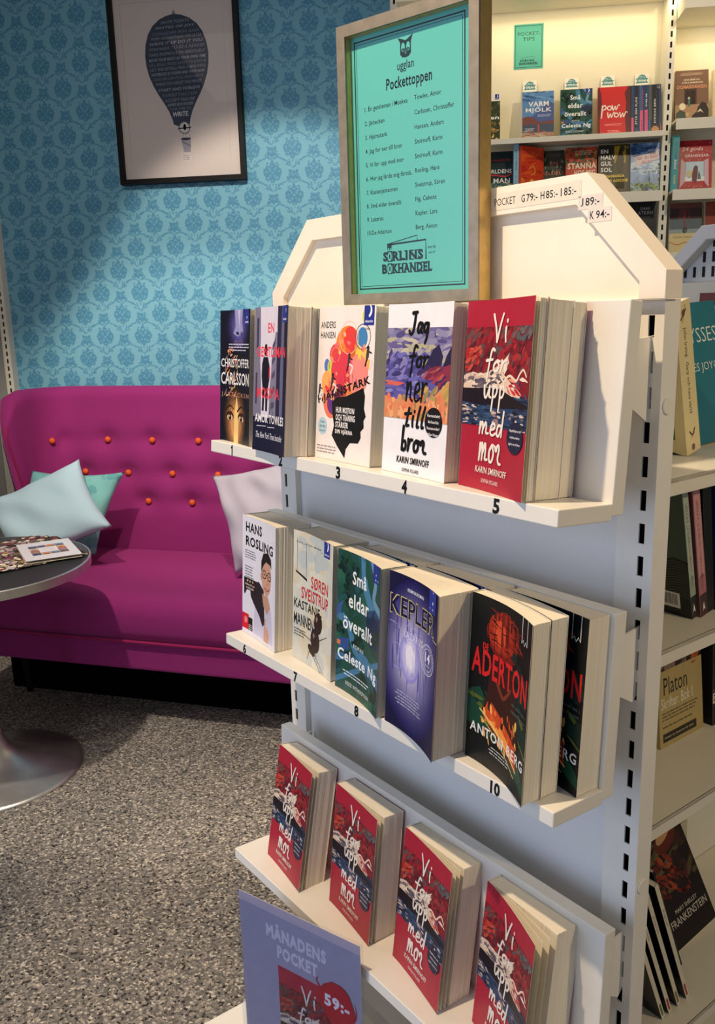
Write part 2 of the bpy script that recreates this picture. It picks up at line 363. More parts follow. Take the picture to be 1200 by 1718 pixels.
    def done(s, clip=None):
        """clip to sheet"""
        if getattr(s, '_d', False): return s
        s._d = True; out = []
        x0, y0, x1, y1 = clip or (0, 0, s.w, s.h)
        for pts, c, k in s.p:
            xs = [p[0] for p in pts]; ys = [p[1] for p in pts]
            if min(xs) >= x0 and max(xs) <= x1 and min(ys) >= y0 and max(ys) <= y1: out.append((pts, c, k)); continue
            q = pts
            for ax, v, l in ((0, x0, False), (0, x1, True), (1, y0, False), (1, y1, True)):
                if q: q = clip_axis(q, ax, v, l)
            if len(q) >= 3: out.append((q, c, k))
        s.p = out; return s
    def clipping(s, x0, y0, x1, y1):
        return ArtClip(s, x0, y0, x1, y1)
class ArtClip:
    def __init__(s, a, *b): s.a, s.b, s.n = a, b, 0
    def __enter__(s): s.n = len(s.a.p); return s.a
    def __exit__(s, *e):
        a = s.a; old = a.p[:s.n]; new = a.p[s.n:]; a.p = new; a._d = False; a.done(s.b); a._d = False; a.p = old + a.p

NC = 14
def print_mesh(bm, lay, art, fn, mm=.001, dz=.000010, wx=None):
    """lay ink polygons on surface fn(x, y, lift) -> Vector; split at NC columns so that bent covers keep their ink"""
    art.done(); w = art.w; seen = {}
    for pts, c, k in art.p:
        xs = [p[0] for p in pts]; i0, i1 = int(min(xs) / w * NC - 1e-6), int(max(xs) / w * NC - 1e-6)
        if i1 - i0 >= 1:
            pieces = []
            for i in range(max(i0, 0), min(i1, NC - 1) + 1):
                q = clip_axis(clip_axis(pts, 0, w * i / NC, False), 0, w * (i + 1) / NC, True)
                if len(q) >= 3: pieces.append(q)
        else: pieces = [pts]
        for q in pieces:
            vs = [bm.verts.new(fn(p[0] * mm, p[1] * mm, dz * (k + 1))) for p in q]
            try: f = bm.faces.new(vs)
            except ValueError: continue
            for l in f.loops: l[lay] = (*c, 1)
def inked(name, art, parent, fn, mats, backing=True):
    bm = bmesh.new(); lay = bm.loops.layers.float_color.new('ink')
    if backing: sheet(bm, lay, art.w * .001, art.h * .001, art.base, fn)
    print_mesh(bm, lay, art, fn); return obj(name, bm, parent, mats)
def sheet(bm, lay, w, h, c, fn, th=.0006):
    """thin solid sheet following fn"""
    A = [[bm.verts.new(fn(w * i / NC, y, 0)) for y in (0, h)] for i in range(NC + 1)]
    B = [[bm.verts.new(fn(w * i / NC, y, -th)) for y in (0, h)] for i in range(NC + 1)]
    fs = []
    for i in range(NC):
        fs += [(A[i][0], A[i + 1][0], A[i + 1][1], A[i][1]), (B[i][0], B[i][1], B[i + 1][1], B[i + 1][0]), (A[i][0], B[i][0], B[i + 1][0], A[i + 1][0]), (A[i][1], A[i + 1][1], B[i + 1][1], B[i][1])]
    fs += [(A[0][0], A[0][1], B[0][1], B[0][0]), (A[NC][0], B[NC][0], B[NC][1], A[NC][1])]
    for n, q in enumerate(fs):
        f = bm.faces.new(q)
        cc = c if n % 4 == 0 and n < 4 * NC else tuple(min(1, v) for v in (.72, .68, .6))
        for l in f.loops: l[lay] = (*cc, 1)

# ------------------------------------------------------------------ books
def book(name, M, label, w=112, h=182, T=.03, front=None, spine=None, back=None, bf=0.0, bb=0.0, pf=None, leafs=0, group=None, cover=(240, 238, 232), pw=2.0, top_level=True, rnd=None, cat='book', hard=False):
    """paperback standing on its lower edge; spine at x=0, front at y=0 facing -y, fore-edge at x=w.
    bf / bb: how far front and back boards swing towards the viewer at the fore-edge; pf: same for the first page"""
    rnd = rnd or random.Random(int(T * 1e5) + int(bf * 1e5) + len(label))
    W_, H_ = w * .001, h * .001; pf = bf * .96 if pf is None else pf; ct = .0006
    root = thing(name, label, cat, M, group)
    yf = lambda x: -bf * (max(x, 0) / W_) ** pw
    yb = lambda x: T - bb * (max(x, 0) / W_) ** pw
    yp = lambda x: -pf * (max(x, 0) / W_) ** pw
    bm = bmesh.new(); lay = bm.loops.layers.float_color.new('ink')
    cs = srgb(*cover)
    ff = lambda x, z, k: Vector((x, yf(x) - k, z))
    sheet(bm, lay, W_, H_, front.base if front else cs, ff)
    if front: fx, fz = W_ / (front.w * .001), H_ / (front.h * .001); print_mesh(bm, lay, front, lambda x, z, k: ff(x * fx, z * fz, k))
    fb = lambda x, z, k: Vector((W_ - x, yb(W_ - x) + k, z))
    sheet(bm, lay, W_, H_, back.base if back else cs, fb)
    if back: print_mesh(bm, lay, back, fb)
    fsn = lambda x, z, k: Vector((-k - .0001, T - x, z))       # spine seen from -x, text origin at back
    sheet(bm, lay, T, H_, spine.base if spine else cs, fsn)
    if spine: print_mesh(bm, lay, spine, fsn)
    obj('cover', bm, root, M_ink)
    # page block
    bm = bmesh.new(); n = 14; hz = H_ - .0012; e = .0012
    g0 = .0008; W2 = W_ - .0008
    F = [(W2 * i / n, yp(W2 * i / n) + g0) for i in range(n + 1)]; B = [(W2 * i / n, yb(W2 * i / n) - g0) for i in range(n + 1)]
    m = max(8, int(T * 500)); edge = []
    for i in range(1, m):
        t = (i + rnd.uniform(-.3, .3)) / m; y = F[-1][1] + (B[-1][1] - F[-1][1]) * t
        dx = rnd.uniform(-.0006, 0)
        edge += [(W2 + dx, y - .0001), (W2 + dx - rnd.uniform(.0002, .0009), y), ]
    F[0] = (.001, F[0][1]); B[0] = (.001, B[0][1])
    prism(bm, F + edge + B[::-1], .0004, hz, 2)
    obj('page_block', bm, root, M_page)
    if leafs:
        for j in range(leafs):
            bm = bmesh.new(); lay = bm.loops.layers.float_color.new('ink'); b2 = pf + (bf - pf) * (j + 1) / (leafs + 1.0)
            sheet(bm, lay, W_ - .001, hz, (1, 1, 1), lambda x, z, k: Vector((x + .0005, -b2 * (x / W_) ** pw + .0012 * (1 - (j + 1) / (leafs + 2)) - k, z + .0003)), .0002)
            obj('loose_page', bm, root, M_leaf)
    return root
# ------------------------------------------------------------------ cover designs
GL = {  # brush-lettered alphabet: advance, strokes (x-height .5, ascender 1, descender -.45)
 'V': (.62, [[(.05, 1), (.2, .5), (.27, 0)], [(.27, 0), (.42, .6), (.56, 1.02)]]),
 'i': (.26, [[(.12, .52), (.1, .25), (.13, 0)], [(.17, .78), (.17, .72)]]),
 'J': (.56, [[(.34, 1), (.32, .5), (.26, .06), (.1, -.06), (-.04, .12)], [(.12, 1.0), (.46, 1.04)]]),
 'a': (.46, [[(.34, .46), (.12, .46), (.06, .12), (.2, .04), (.36, .44)], [(.36, .46), (.32, .1), (.42, .02)]]),
 'g': (.5, [[(.34, .46), (.12, .44), (.08, .14), (.24, .08), (.38, .46)], [(.38, .46), (.34, -.2), (.24, -.5)]]),
 'f': (.42, [[(.42, .95), (.28, 1.0), (.2, .6), (.14, -.45)], [(.0, .48), (.36, .54)]]),
 'o': (.44, [[(.22, .48), (.06, .3), (.1, .04), (.28, .04), (.36, .28), (.22, .48), (.4, .46)]]),
 'r': (.42, [[(.08, .5), (.1, .2), (.06, 0)], [(.09, .2), (.2, .46), (.36, .5)]]),
 'R': (.52, [[(.02, .44), (.10, .34), (.15, .47), (.26, .5), (.31, .38), (.26, .16), (.34, .02), (.48, .01)]]),
 'n': (.5, [[(.06, .5), (.08, .2), (.05, 0)], [(.07, .2), (.2, .48), (.3, .4), (.3, .1), (.44, 0)]]),
 'm': (.68, [[(.06, .48), (.06, .2), (.04, 0)], [(.05, .18), (.18, .5), (.24, .34), (.24, .02)], [(.25, .2), (.4, .5), (.46, .3), (.46, .06), (.62, .06)]]),
 'e': (.42, [[(.08, .22), (.32, .32), (.26, .5), (.1, .4), (.06, .1), (.2, .0), (.4, .1)]]),
 'd': (.46, [[(.34, .44), (.12, .42), (.06, .1), (.2, .02), (.36, .42)], [(.42, 1.02), (.38, .5), (.36, .0)]]),
 'u': (.5, [[(.04, .5), (.08, .12), (.2, .06), (.36, .44)], [(.38, .5), (.36, .14), (.48, .06)]]),
 'p': (.46, [[(.1, .5), (.1, 0), (.06, -.45)], [(.1, .38), (.26, .52), (.36, .36), (.26, .12), (.1, .1)]]),
 't': (.34, [[(.2, .9), (.14, .3), (.12, .02), (.26, .04)], [(.0, .6), (.34, .66)]]),
 'l': (.26, [[(.2, 1.02), (.12, .5), (.1, .02), (.2, .02)]]),
 'b': (.44, [[(.14, 1.05), (.1, .5), (.08, .0)], [(.09, .1), (.2, .0), (.34, .12), (.3, .4), (.12, .36)]]),
}
def hand(a, word, x0, y0, x1, y1, w, col, asc=1.0, desc=0.0, slant=.0):
    """brush word in the box; y0 = lowest ink, y1 = highest ink"""
    adv = sum(GL[c][0] for c in word); sx = (x1 - x0) / adv; sy = (y1 - y0) / (asc - desc); x = x0; a.layer()
    for c in word:
        for st in GL[c][1]:
            pts = [(x + p[0] * sx + slant * p[1] * sy, y0 + (p[1] - desc) * sy) for p in st]
            a.stroke(pts, w, col, w * .8)
        x += GL[c][0] * sx
def moon(a, x, y, s):
    a.layer(); a.rect(x, y, x + s, y + s * 1.35, (38, 52, 140)); a.layer()
    pts = [(x + s * .44 + s * .34 * cos(t), y + s * .84 + s * .38 * sin(t)) for t in [math.radians(-85 + 170 * i / 10) for i in range(11)]]
    inn = [(x + s * .34 + s * .28 * cos(t), y + s * .90 + s * .33 * sin(t)) for t in [math.radians(-68 + 136 * i / 10) for i in range(11)]]
    a.poly(pts + inn[::-1], (245, 245, 250)); a.text('månpocket', x + s * .12, y + s * .12, x + s * .88, y + s * .32, (235, 235, 245), .02)
def badge(a, x, y, r, col, lines):
    a.layer(); a.ell(x, y, r, r, col, n=32)
    for i, t in enumerate(lines): a.text(t, x - r * .72 + r * .12 * (i % 2), y + r * .35 - i * r * .42, x + r * .72 - r * .12 * (i % 2), y + r * .55 - i * r * .42, (225, 222, 220), .02)

def art_red():
    a = Art(112, 182, (170, 34, 56)); rnd = random.Random(3); Hh = 182
    with a.clipping(0, Hh * .345, 112, Hh * .862):
        a.rect(0, Hh * .33, 112, Hh * .87, (126, 30, 42)); a.layer()
        a.dabs(260, 0, 108, 112, 160, [(130, 28, 40), (152, 34, 46), (104, 24, 38), (84, 38, 48), (172, 42, 48), (112, 52, 58), (70, 28, 40), (140, 62, 58), (160, 30, 44), (96, 74, 76)], 7, 2.6, .9, .6, rnd)
        a.dabs(36, 78, 146, 112, 160, [(84, 88, 92), (106, 100, 100), (84, 66, 72), (104, 66, 70)], 5, 2.4, .9, .5, rnd)
        a.dabs(30, 0, 118, 24, 138, [(184, 56, 44), (196, 80, 60), (170, 38, 42)], 5, 1.8, .5, .5, rnd)
        a.layer(); a.poly([(0, 98), (0, 111), (14, 114), (26, 112), (40, 115), (58, 122), (70, 130), (74, 124), (64, 114), (78, 106), (112, 84), (112, 80), (60, 92)], (222, 196, 170))
        a.layer(); a.poly([(6, 108), (20, 110), (34, 108), (56, 112), (50, 104), (26, 102)], (92, 84, 96))
        a.poly([(64, 122), (69, 129), (74, 133), (70, 126), (71, 118), (66, 112)], (236, 214, 194))
        a.dabs(50, 2, 100, 66, 114, [(90, 84, 96), (236, 214, 190), (120, 104, 110), (210, 180, 160), (70, 66, 82)], 6, 1.6, .3, .4, rnd)
        a.dabs(26, 62, 92, 110, 112, [(200, 52, 52), (230, 150, 130), (240, 214, 196), (60, 80, 110), (180, 36, 46)], 7, 1.6, -.4, .4, rnd)
        a.layer(); a.stroke([(66, 106), (76, 112), (88, 108), (94, 114), (100, 118), (106, 112)], 2.8, (236, 208, 184), 1.8); a.stroke([(64, 104), (74, 96), (84, 92)], 3, (230, 204, 182), 1.5)
        a.layer(); a.rect(0, 40, 112, 92, (40, 62, 96))
        a.dabs(170, 0, 62, 112, 94, [(38, 58, 94), (26, 38, 62), (54, 76, 108), (22, 30, 48), (66, 86, 114), (40, 50, 72)], 9, 1.1, -.05, .12, rnd)
        a.dabs(40, 0, 62, 26, 82, [(206, 186, 170), (150, 136, 130), (24, 26, 38), (34, 44, 66)], 4.5, 1.1, 0, .2, rnd)
        a.dabs(26, 50, 62, 64, 78, [(206, 180, 164), (150, 120, 120), (24, 26, 38)], 4, 1.3, 0, .2, rnd)
        a.dabs(36, 78, 56, 108, 78, [(210, 188, 178), (140, 120, 124), (24, 30, 48), (34, 44, 66)], 4, 1.3, 0, .2, rnd)
        a.layer(); a.poly([(0, 85), (0, 98), (20, 98.5), (44, 100), (66, 98), (90, 91), (112, 86), (112, 84), (92, 83), (60, 81), (40, 84), (20, 83)], (30, 22, 30))
    cr = (238, 226, 214)
    hand(a, 'Vi', 42, 143, 70, 168, 3.0, cr)
    hand(a, 'for', 34, 106, 70, 136, 3.0, cr, 1.0, -.45, .12)
    hand(a, 'upp', 33, 78, 71, 102, 2.9, cr, .52, -.45, .03)
    hand(a, 'med', 29, 55, 71, 78, 2.9, cr, 1.0, 0, .04)
    hand(a, 'moR', 31, 29, 71, 47, 3.2, cr, .52, 0, .05)
    a.text('KARIN SMIRNOFF', 27, 17, 82, 23.5, cr, .01, .1); a.text('SOPHIA POLARIS', 38, 8, 68, 12, (226, 200, 194), .01, .1)
    badge(a, 93, 56, 14.5, (30, 34, 60), ['Uppföljare till', 'den hyllade succédebuten', 'Jag for ner till bror'])
    return a
def art_white_hand():
    a = Art(112, 182, (238, 236, 240)); rnd = random.Random(5)
    with a.clipping(0, 60, 112, 157):
        a.rect(0, 56, 112, 160, (112, 100, 150)); a.layer()
        a.dabs(120, 0, 118, 112, 158, [(126, 120, 160), (160, 154, 172), (190, 182, 160), (104, 92, 144), (176, 170, 140), (140, 136, 170), (84, 76, 128)], 13, 3.5, .15, .4, rnd)
        a.layer(); a.poly([(0, 104), (4, 130), (8, 136), (12, 126), (20, 132), (26, 122), (40, 128), (52, 132), (60, 120), (70, 112), (80, 108), (80, 96), (0, 96)], (72, 62, 124)); a.layer()
        a.poly([(66, 116), (80, 134), (90, 140), (98, 128), (96, 118), (84, 104), (70, 104)], (44, 38, 72)); a.poly([(92, 104), (104, 128), (112, 138), (112, 112), (98, 96)], (40, 34, 66)); a.layer()
        a.poly([(52, 104), (70, 118), (86, 114), (112, 120), (112, 96), (70, 92)], (140, 48, 74))
        a.dabs(60, 0, 100, 70, 128, [(84, 80, 150), (110, 108, 176), (60, 54, 110), (130, 124, 180)], 9, 2.6, .4, .5, rnd)
        a.dabs(26, 60, 96, 112, 116, [(160, 60, 80), (120, 40, 66), (176, 84, 76), (64, 44, 90)], 9, 2.4, .6, .4, rnd)
        a.layer(); a.poly([(0, 78), (0, 104), (30, 100), (60, 106), (90, 98), (84, 84), (60, 78)], (92, 86, 160))
        a.dabs(50, 0, 78, 84, 104, [(104, 98, 172), (80, 74, 150), (140, 136, 190), (70, 62, 130)], 11, 1.8, 0, .2, rnd)
        a.layer(); a.poly([(0, 56), (0, 84), (26, 80), (50, 84), (70, 78), (88, 88), (112, 104), (112, 50)], (222, 136, 92))
        a.dabs(90, 0, 58, 112, 84, [(230, 150, 100), (224, 120, 84), (206, 150, 100), (236, 168, 120), (160, 130, 84)], 5, 3.2, 1.4, .5, rnd)
        a.dabs(22, 60, 84, 112, 98, [(176, 150, 84), (200, 160, 90), (150, 130, 80)], 8, 2.6, .6, .4, rnd)
        a.dabs(20, 2, 96, 26, 100, [(220, 90, 70), (200, 110, 100)], 7, 1, 0, .1, rnd)
    k = (16, 14, 16)
    hand(a, 'Jag', 38, 141, 72, 172, 4.2, k, 1.0, -.5, .1)
    hand(a, 'for', 40, 106, 74, 138, 3.6, k, 1.0, -.45, .1)
    hand(a, 'ner', 36, 80, 74, 100, 3.6, k, .52, 0, .05)
    hand(a, 'till', 36, 53, 72, 74, 4.0, k, 1.0, 0, .1)
    hand(a, 'broR', 32, 24, 78, 52, 4.4, k, 1.05, -.1, .02)
    a.text('KARIN SMIRNOFF', 26, 12, 84, 19.5, k, .02, .1); a.text('SOPHIA POLARIS', 36, 3, 66, 7, k, .01, .1)
    badge(a, 88, 60, 15.5, (24, 20, 26), ['Fantastiskt!', 'Malin Persson Giolito', 'Romanunder!', 'Håkan Nesser'])
    return a
def art_face():
    a = Art(112, 182, (14, 14, 34)); rnd = random.Random(8)
    a.layer()
    for i in range(8): a.ell(64, 160, 44 - i * 4.5, 34 - i * 3, (20 + i * 12, 20 + i * 11, 48 + i * 18), n=18); a.layer()
    a.poly([(48, 182), (52, 160), (44, 150), (60, 146), (82, 152), (76, 164), (80, 182)], (150, 150, 196)); a.layer()
    a.poly([(52, 152), (58, 148), (66, 149), (62, 153)], (40, 36, 70)); a.poly([(70, 150), (76, 148), (80, 153), (74, 153)], (40, 36, 70))
    a.poly([(42, 138), (54, 142), (64, 140), (74, 143), (86, 138), (74, 132), (58, 131)], (96, 80, 130)); a.layer(); a.stroke([(42, 138), (58, 137.5), (66, 138.5), (86, 138)], 1.2, (36, 28, 60))
    a.poly([(60, 182), (66, 156), (70, 182)], (190, 188, 224))
    for i in range(6): a.layer(); a.ell(54, 32 - i * 1.0, 42 - i * 5, 46 - i * 5, (46 + i * 34, 30 + i * 24, 20 + i * 15), n=18)
    a.layer(); a.poly([(48, 0), (50, 40), (58, 66), (66, 40), (64, 0)], (244, 206, 130)); a.layer()
    for cx in (34, 76):
        a.layer(); a.ell(cx, 36, 13, 7, (60, 30, 20)); a.layer(); a.ell(cx, 34, 10, 4.5, (226, 186, 136)); a.layer(); a.ell(cx, 34.5, 4.6, 4.6, (30, 18, 14)); a.layer(); a.ell(cx - 1.5, 36, 1.2, 1.2, (240, 236, 220))
        a.stroke([(cx - 15, 44), (cx, 51), (cx + 14, 46)], 3.2, (40, 20, 14), 1.4)
    a.dabs(70, 18, 60, 60, 130, [(196, 180, 160), (240, 200, 120), (226, 120, 50), (110, 100, 120), (180, 60, 40)], 4, 1.2, .9, .8, rnd)
    w = (240, 238, 236)
    a.greek(26, 132 - 6, 108, 140 - 2, 3, (200, 200, 220), 4, align='c')
    a.text('CHRISTOFFER', 4, 104, 108, 116, w, .01); a.text('CARLSSON', 4, 80, 108, 97, w, .01); a.text('JÄRTECKEN', 6, 62, 108, 71, (190, 140, 120), 0, 0, 1.3)
    moon(a, 88, 161, 18); return a
def art_street():
    a = Art(112, 182, (22, 24, 52)); rnd = random.Random(9)
    a.layer(); a.rect(0, 44, 72, 182, (212, 206, 220)); a.layer()
    a.poly([(0, 44), (0, 182), (16, 182), (20, 120), (24, 44)], (120, 116, 138)); a.poly([(72, 44), (72, 182), (90, 182), (92, 44)], (40, 38, 64)); a.poly([(48, 44), (52, 110), (66, 152), (72, 150), (72, 44)], (128, 122, 146)); a.layer()
    a.poly([(84, 44), (88, 182), (98, 182), (98, 44)], (100, 98, 130)); a.poly([(4, 60), (12, 60), (12, 100), (4, 100)], (60, 56, 82)); a.poly([(6, 130), (14, 134), (14, 170), (6, 168)], (60, 56, 82))
    for i in range(5): a.poly([(56, 56 + i * 18), (68, 58 + i * 20), (68, 66 + i * 20), (56, 63 + i * 18)], (80, 76, 104), True)
    a.layer(); k = (22, 20, 36)
    a.ell(35, 126, 4, 5, k); a.poly([(27, 128), (43, 128), (43, 129.5), (39, 131), (38, 136), (32, 136), (31, 131), (27, 129.5)], k)
    a.poly([(24, 112), (28, 120), (42, 120), (48, 108), (48, 92), (44, 80), (43, 52), (37, 52), (36, 78), (34, 78), (32, 52), (26, 52), (27, 80), (23, 96)], k)
    a.stroke([(50, 50), (56, 58), (62, 50), (56, 42)], 1.4, (60, 56, 76)); a.stroke([(46, 66), (52, 74), (60, 68), (54, 60)], 1.2, (60, 56, 76)); a.stroke([(52, 44), (52, 90)], 1, (60, 56, 76))
    r = (226, 62, 78)
    a.text('EN', 40, 150, 60, 162, r, .02); a.text('GENTLEMAN', 8, 120, 104, 133, r, .02); a.text('I', 46, 94, 50, 108, r, .02); a.text('MOSKVA', 10, 68, 84, 82, r, .02)
    a.text('AMOR TOWLES', 6, 37, 104, 48, (236, 234, 236), .02); a.stroke([(12, 32), (40, 33)], .8, (220, 220, 230)); a.stroke([(46, 32), (70, 33)], .8, (220, 220, 230))
    a.text('The New York Times bestseller', 10, 17, 100, 25, (226, 226, 236), 0, .3); moon(a, 90, 162, 17); return a
def art_brain():
    a = Art(112, 182, (238, 228, 222)); rnd = random.Random(4)
    a.text('ANDERS', 4, 157, 34, 165, (20, 20, 22), .015); a.text('HANSEN', 4, 145, 34, 153, (20, 20, 22), .015)
    a.layer(); a.ell(60, 138, 24, 22, (236, 132, 52)); a.ell(36, 126, 12, 13, (226, 68, 66)); a.ell(19, 113, 5.5, 8, (86, 120, 190)); a.ell(26, 108, 8, 11, (206, 208, 84)); a.ell(93, 170, 7, 8, (212, 218, 96)); a.ell(64, 112, 34, 26, (232, 96, 56)); a.ell(88, 118, 16, 18, (246, 178, 74))
    a.layer(); a.ell(64, 146, 13, 13, (228, 62, 60)); a.ell(50, 108, 22, 22, (222, 60, 78)); a.ell(82, 104, 20, 24, (240, 140, 130)); a.ell(20, 92, 11, 15, (246, 172, 92)); a.ell(30, 74, 17, 24, (238, 120, 90)); a.ell(86, 128, 10, 9, (250, 206, 80)); a.ell(64, 86, 20, 20, (214, 44, 66))
    a.layer(); a.ell(46, 78, 15, 14, (116, 40, 60)); a.ell(34, 68, 12, 13, (104, 50, 124)); a.ell(64, 72, 16, 14, (232, 132, 70)); a.ell(88, 146, 10, 12, (64, 130, 180)); a.ell(78, 68, 9, 9, (242, 206, 80))
    a.layer(); a.ring(89, 147, 15, 1.2, (60, 96, 104)); a.ring(89, 147, 12.5, 1, (240, 236, 236)); a.ring(62, 146, 19, .8, (250, 190, 170)); a.ring(36, 126, 9, .8, (240, 150, 140))
    a.dabs(40, 16, 66, 96, 150, [(244, 150, 110), (226, 60, 70), (250, 190, 120), (240, 110, 110)], 4, 2.6, 0, 1.5, rnd)
    k = (14, 14, 16); a.layer()
    a.poly([(32, 70), (34, 56), (38, 42), (34, 30), (46, 18), (62, 5), (64, 16), (72, 24), (88, 25), (93, 32), (92, 39), (98, 44), (97, 52), (101, 57), (97, 66), (98, 80), (94, 90), (84, 86), (60, 78), (42, 76)], k)
    w = (238, 232, 228); a.text('HUR MOTION', 41, 58, 78, 65, w, .03); a.text('OCH TRÄNING', 41, 49, 80, 58, w, .03); a.text('STÄRKER', 41, 40.5, 67, 49, w, .03); a.text('DIN HJÄRNA', 41, 32, 76, 39.5, w, .03)
    a.text('HJÄRNSTARK', 1, 78, 108, 92, k, .03, 0, 1, .27)
    for (x, y, s) in ((64, 120, 1.0), (32, 96, 1.0), (100, 128, 1.1), (6, 84, .8)):
        a.layer(); a.ell(x, y + 6 * s, 2.2 * s, 2.6 * s, k, n=10); a.stroke([(x, y + 4 * s), (x - 1, y - 4 * s)], 4.5 * s, (70, 60, 70)); a.stroke([(x - 1, y - 4 * s), (x + 7 * s, y - 7 * s), (x + 4 * s, y - 15 * s)], 2.2 * s, (236, 226, 222)); a.stroke([(x - 1, y - 4 * s), (x - 4 * s, y - 12 * s)], 2.2 * s, k); a.stroke([(x, y + 3 * s), (x + 6 * s, y + 1 * s)], 1.6 * s, k)
    a.layer(); a.ell(14, 40, 9.5, 10.5, (176, 206, 216)); a.text('ÖVER', 9, 43.5, 19, 46.5, (70, 90, 100), .02); a.text('450 000', 8, 38, 20, 41, (70, 90, 100), .02); a.text('SÅLDA EX', 8, 33, 20, 36, (70, 90, 100), .02)
    a.greek(4, 7, 46, 18, 3, (150, 140, 138), 3); moon(a, 90, 160, 19); a.text('Fakta', 94, 155, 102, 157.5, (60, 60, 60)); return a
def man(a, x, y, s, shirt, coat):
    P = lambda q: [(x + px * s, y + py * s) for px, py in q]
    a.layer(); a.poly(P([(-34, -60), (-30, -14), (-10, 2), (10, 4), (34, -6), (40, -60)]), shirt); a.layer()
    a.poly(P([(-46, 14), (-36, 26), (-14, 30), (4, 20), (6, -10), (8, -34), (0, -40), (-12, -26), (-34, -10), (-44, 0)]), coat); a.layer()
    a.poly(P([(-2, 14), (20, 14), (30, -2), (16, -16), (2, -4)]), (196, 148, 124)); a.layer()
    a.ell(x + 14 * s, y + 44 * s, 19 * s, 30 * s, (206, 158, 134)); a.layer()
    a.poly(P([(-6, 48), (-6, 66), (2, 80), (20, 84), (32, 76), (34, 60), (28, 66), (12, 68), (2, 60)]), (36, 28, 28))
    a.ell(x - 5 * s, y + 42 * s, 3 * s, 6 * s, (196, 146, 122)); a.layer()
    for dx in (6, 25): a.ring(x + dx * s, y + 47 * s, 7.5 * s, 1.8 * s, (24, 22, 26), 14); a.ell(x + dx * s, y + 47 * s, 2.2 * s, 1.6 * s, (40, 30, 28), n=8)
    a.stroke([(x + 13 * s, y + 48 * s), (x + 18 * s, y + 48 * s)], 1.6 * s, (24, 22, 26)); a.stroke([(x + 17 * s, y + 44 * s), (x + 21 * s, y + 34 * s), (x + 15 * s, y + 33 * s)], 1.4 * s, (170, 116, 96)); a.stroke([(x + 8 * s, y + 26 * s), (x + 17 * s, y + 22.5 * s), (x + 26 * s, y + 27 * s)], 2 * s, (150, 74, 72))
    a.layer(); a.poly(P([(4, -62), (6, -40), (12, -36), (20, -40), (26, -48), (22, -62)]), (206, 156, 130)); a.stroke([(x + 9 * s, y - 40 * s), (x + 10 * s, y - 26 * s)], 5 * s, (206, 156, 130)); a.stroke([(x + 24 * s, y + 4 * s), (x + 20 * s, y - 40 * s)], .8 * s, (176, 166, 190))
def art_man():
    a = Art(112, 182, (226, 224, 234)); k = (16, 15, 18)
    man(a, 66, 62, .92, (204, 198, 220), (46, 36, 44))
    a.text('HANS', 10, 158, 62, 173, k, .03); a.text('ROSLING', 10, 137, 102, 152, k, .03)
    a.greek(8, 118, 46, 132, 4, (110, 108, 116), 2); a.greek(8, 88, 36, 108, 5, (110, 108, 116), 5)
    a.layer(); a.poly([(5, 62), (5, 88), (42, 88), (42, 70), (14, 70), (8, 62)], (52, 28, 24)); a.text('MINNEN', 14, 82, 34, 85.5, (230, 220, 210), .02); a.text('FRÅN ETT LIV', 9, 76.5, 38, 80, (230, 220, 210), .02); a.text('I VÄRLDEN', 12, 71.5, 35, 75, (230, 220, 210), .02)
    a.layer(); a.rect(0, 8, 20, 32, (214, 30, 44)); a.rect(18, 8, 32, 28, (34, 26, 30)); a.layer(); a.ell(11, 22, 5, 6, (236, 130, 140)); a.greek(20, 9, 31, 18, 3, (220, 210, 210), 1); return a
def art_chestnut():
    a = Art(112, 182, (214, 212, 198)); rnd = random.Random(2)
    a.dabs(60, 0, 0, 112, 182, [(206, 206, 194), (222, 218, 200), (198, 202, 196), (216, 206, 180)], 18, 12, 0, 1, rnd)
    a.dabs(16, 20, 140, 90, 178, [(176, 186, 190), (190, 198, 196)], 16, 10, 0, 1, rnd)
    k = (22, 20, 22); r = (196, 34, 40)
    a.layer(); a.stroke([(10, 172), (10, 126)], .8, k); a.stroke([(34, 170), (34, 122)], .8, k); a.poly([(6, 127), (36, 120), (37, 116), (7, 124)], (40, 38, 40))
    a.text('EN ÄNGEL GÅR GENOM', 8, 166, 50, 169.5, k, 0); a.greek(54, 166, 76, 170, 1, (90, 90, 90), 3)
    a.text('SØREN', 48, 110, 98, 127, r, .02); a.text('SVEISTRUP', 22, 90, 99, 107, r, .02); a.text('KASTANJE-', 3, 70, 80, 87, k, .02); a.text('MANNEN', 3, 50, 56, 67, k, .02)
    a.greek(4, 34, 36, 46, 3, (70, 66, 66), 7)
    b = (46, 30, 28); a.layer(); a.ell(70, 66, 12, 15, b, -.2); a.ell(62, 40, 13, 17, b, .1); a.ell(52, 24, 11, 6, b, -.5); a.layer(); a.ell(66, 71, 3, 4, (150, 130, 120)); a.ell(58, 46, 3, 4, (130, 108, 100))
    for q in ([(70, 42), (98, 56)], [(54, 36), (12, 44)], [(46, 22), (40, 8)], [(58, 22), (86, 2)], [(50, 20), (72, 6), (80, -2)], [(62, 28), (66, 18)]): a.stroke(q, 1.3, b, .7)
    moon(a, 84, 161, 18); return a
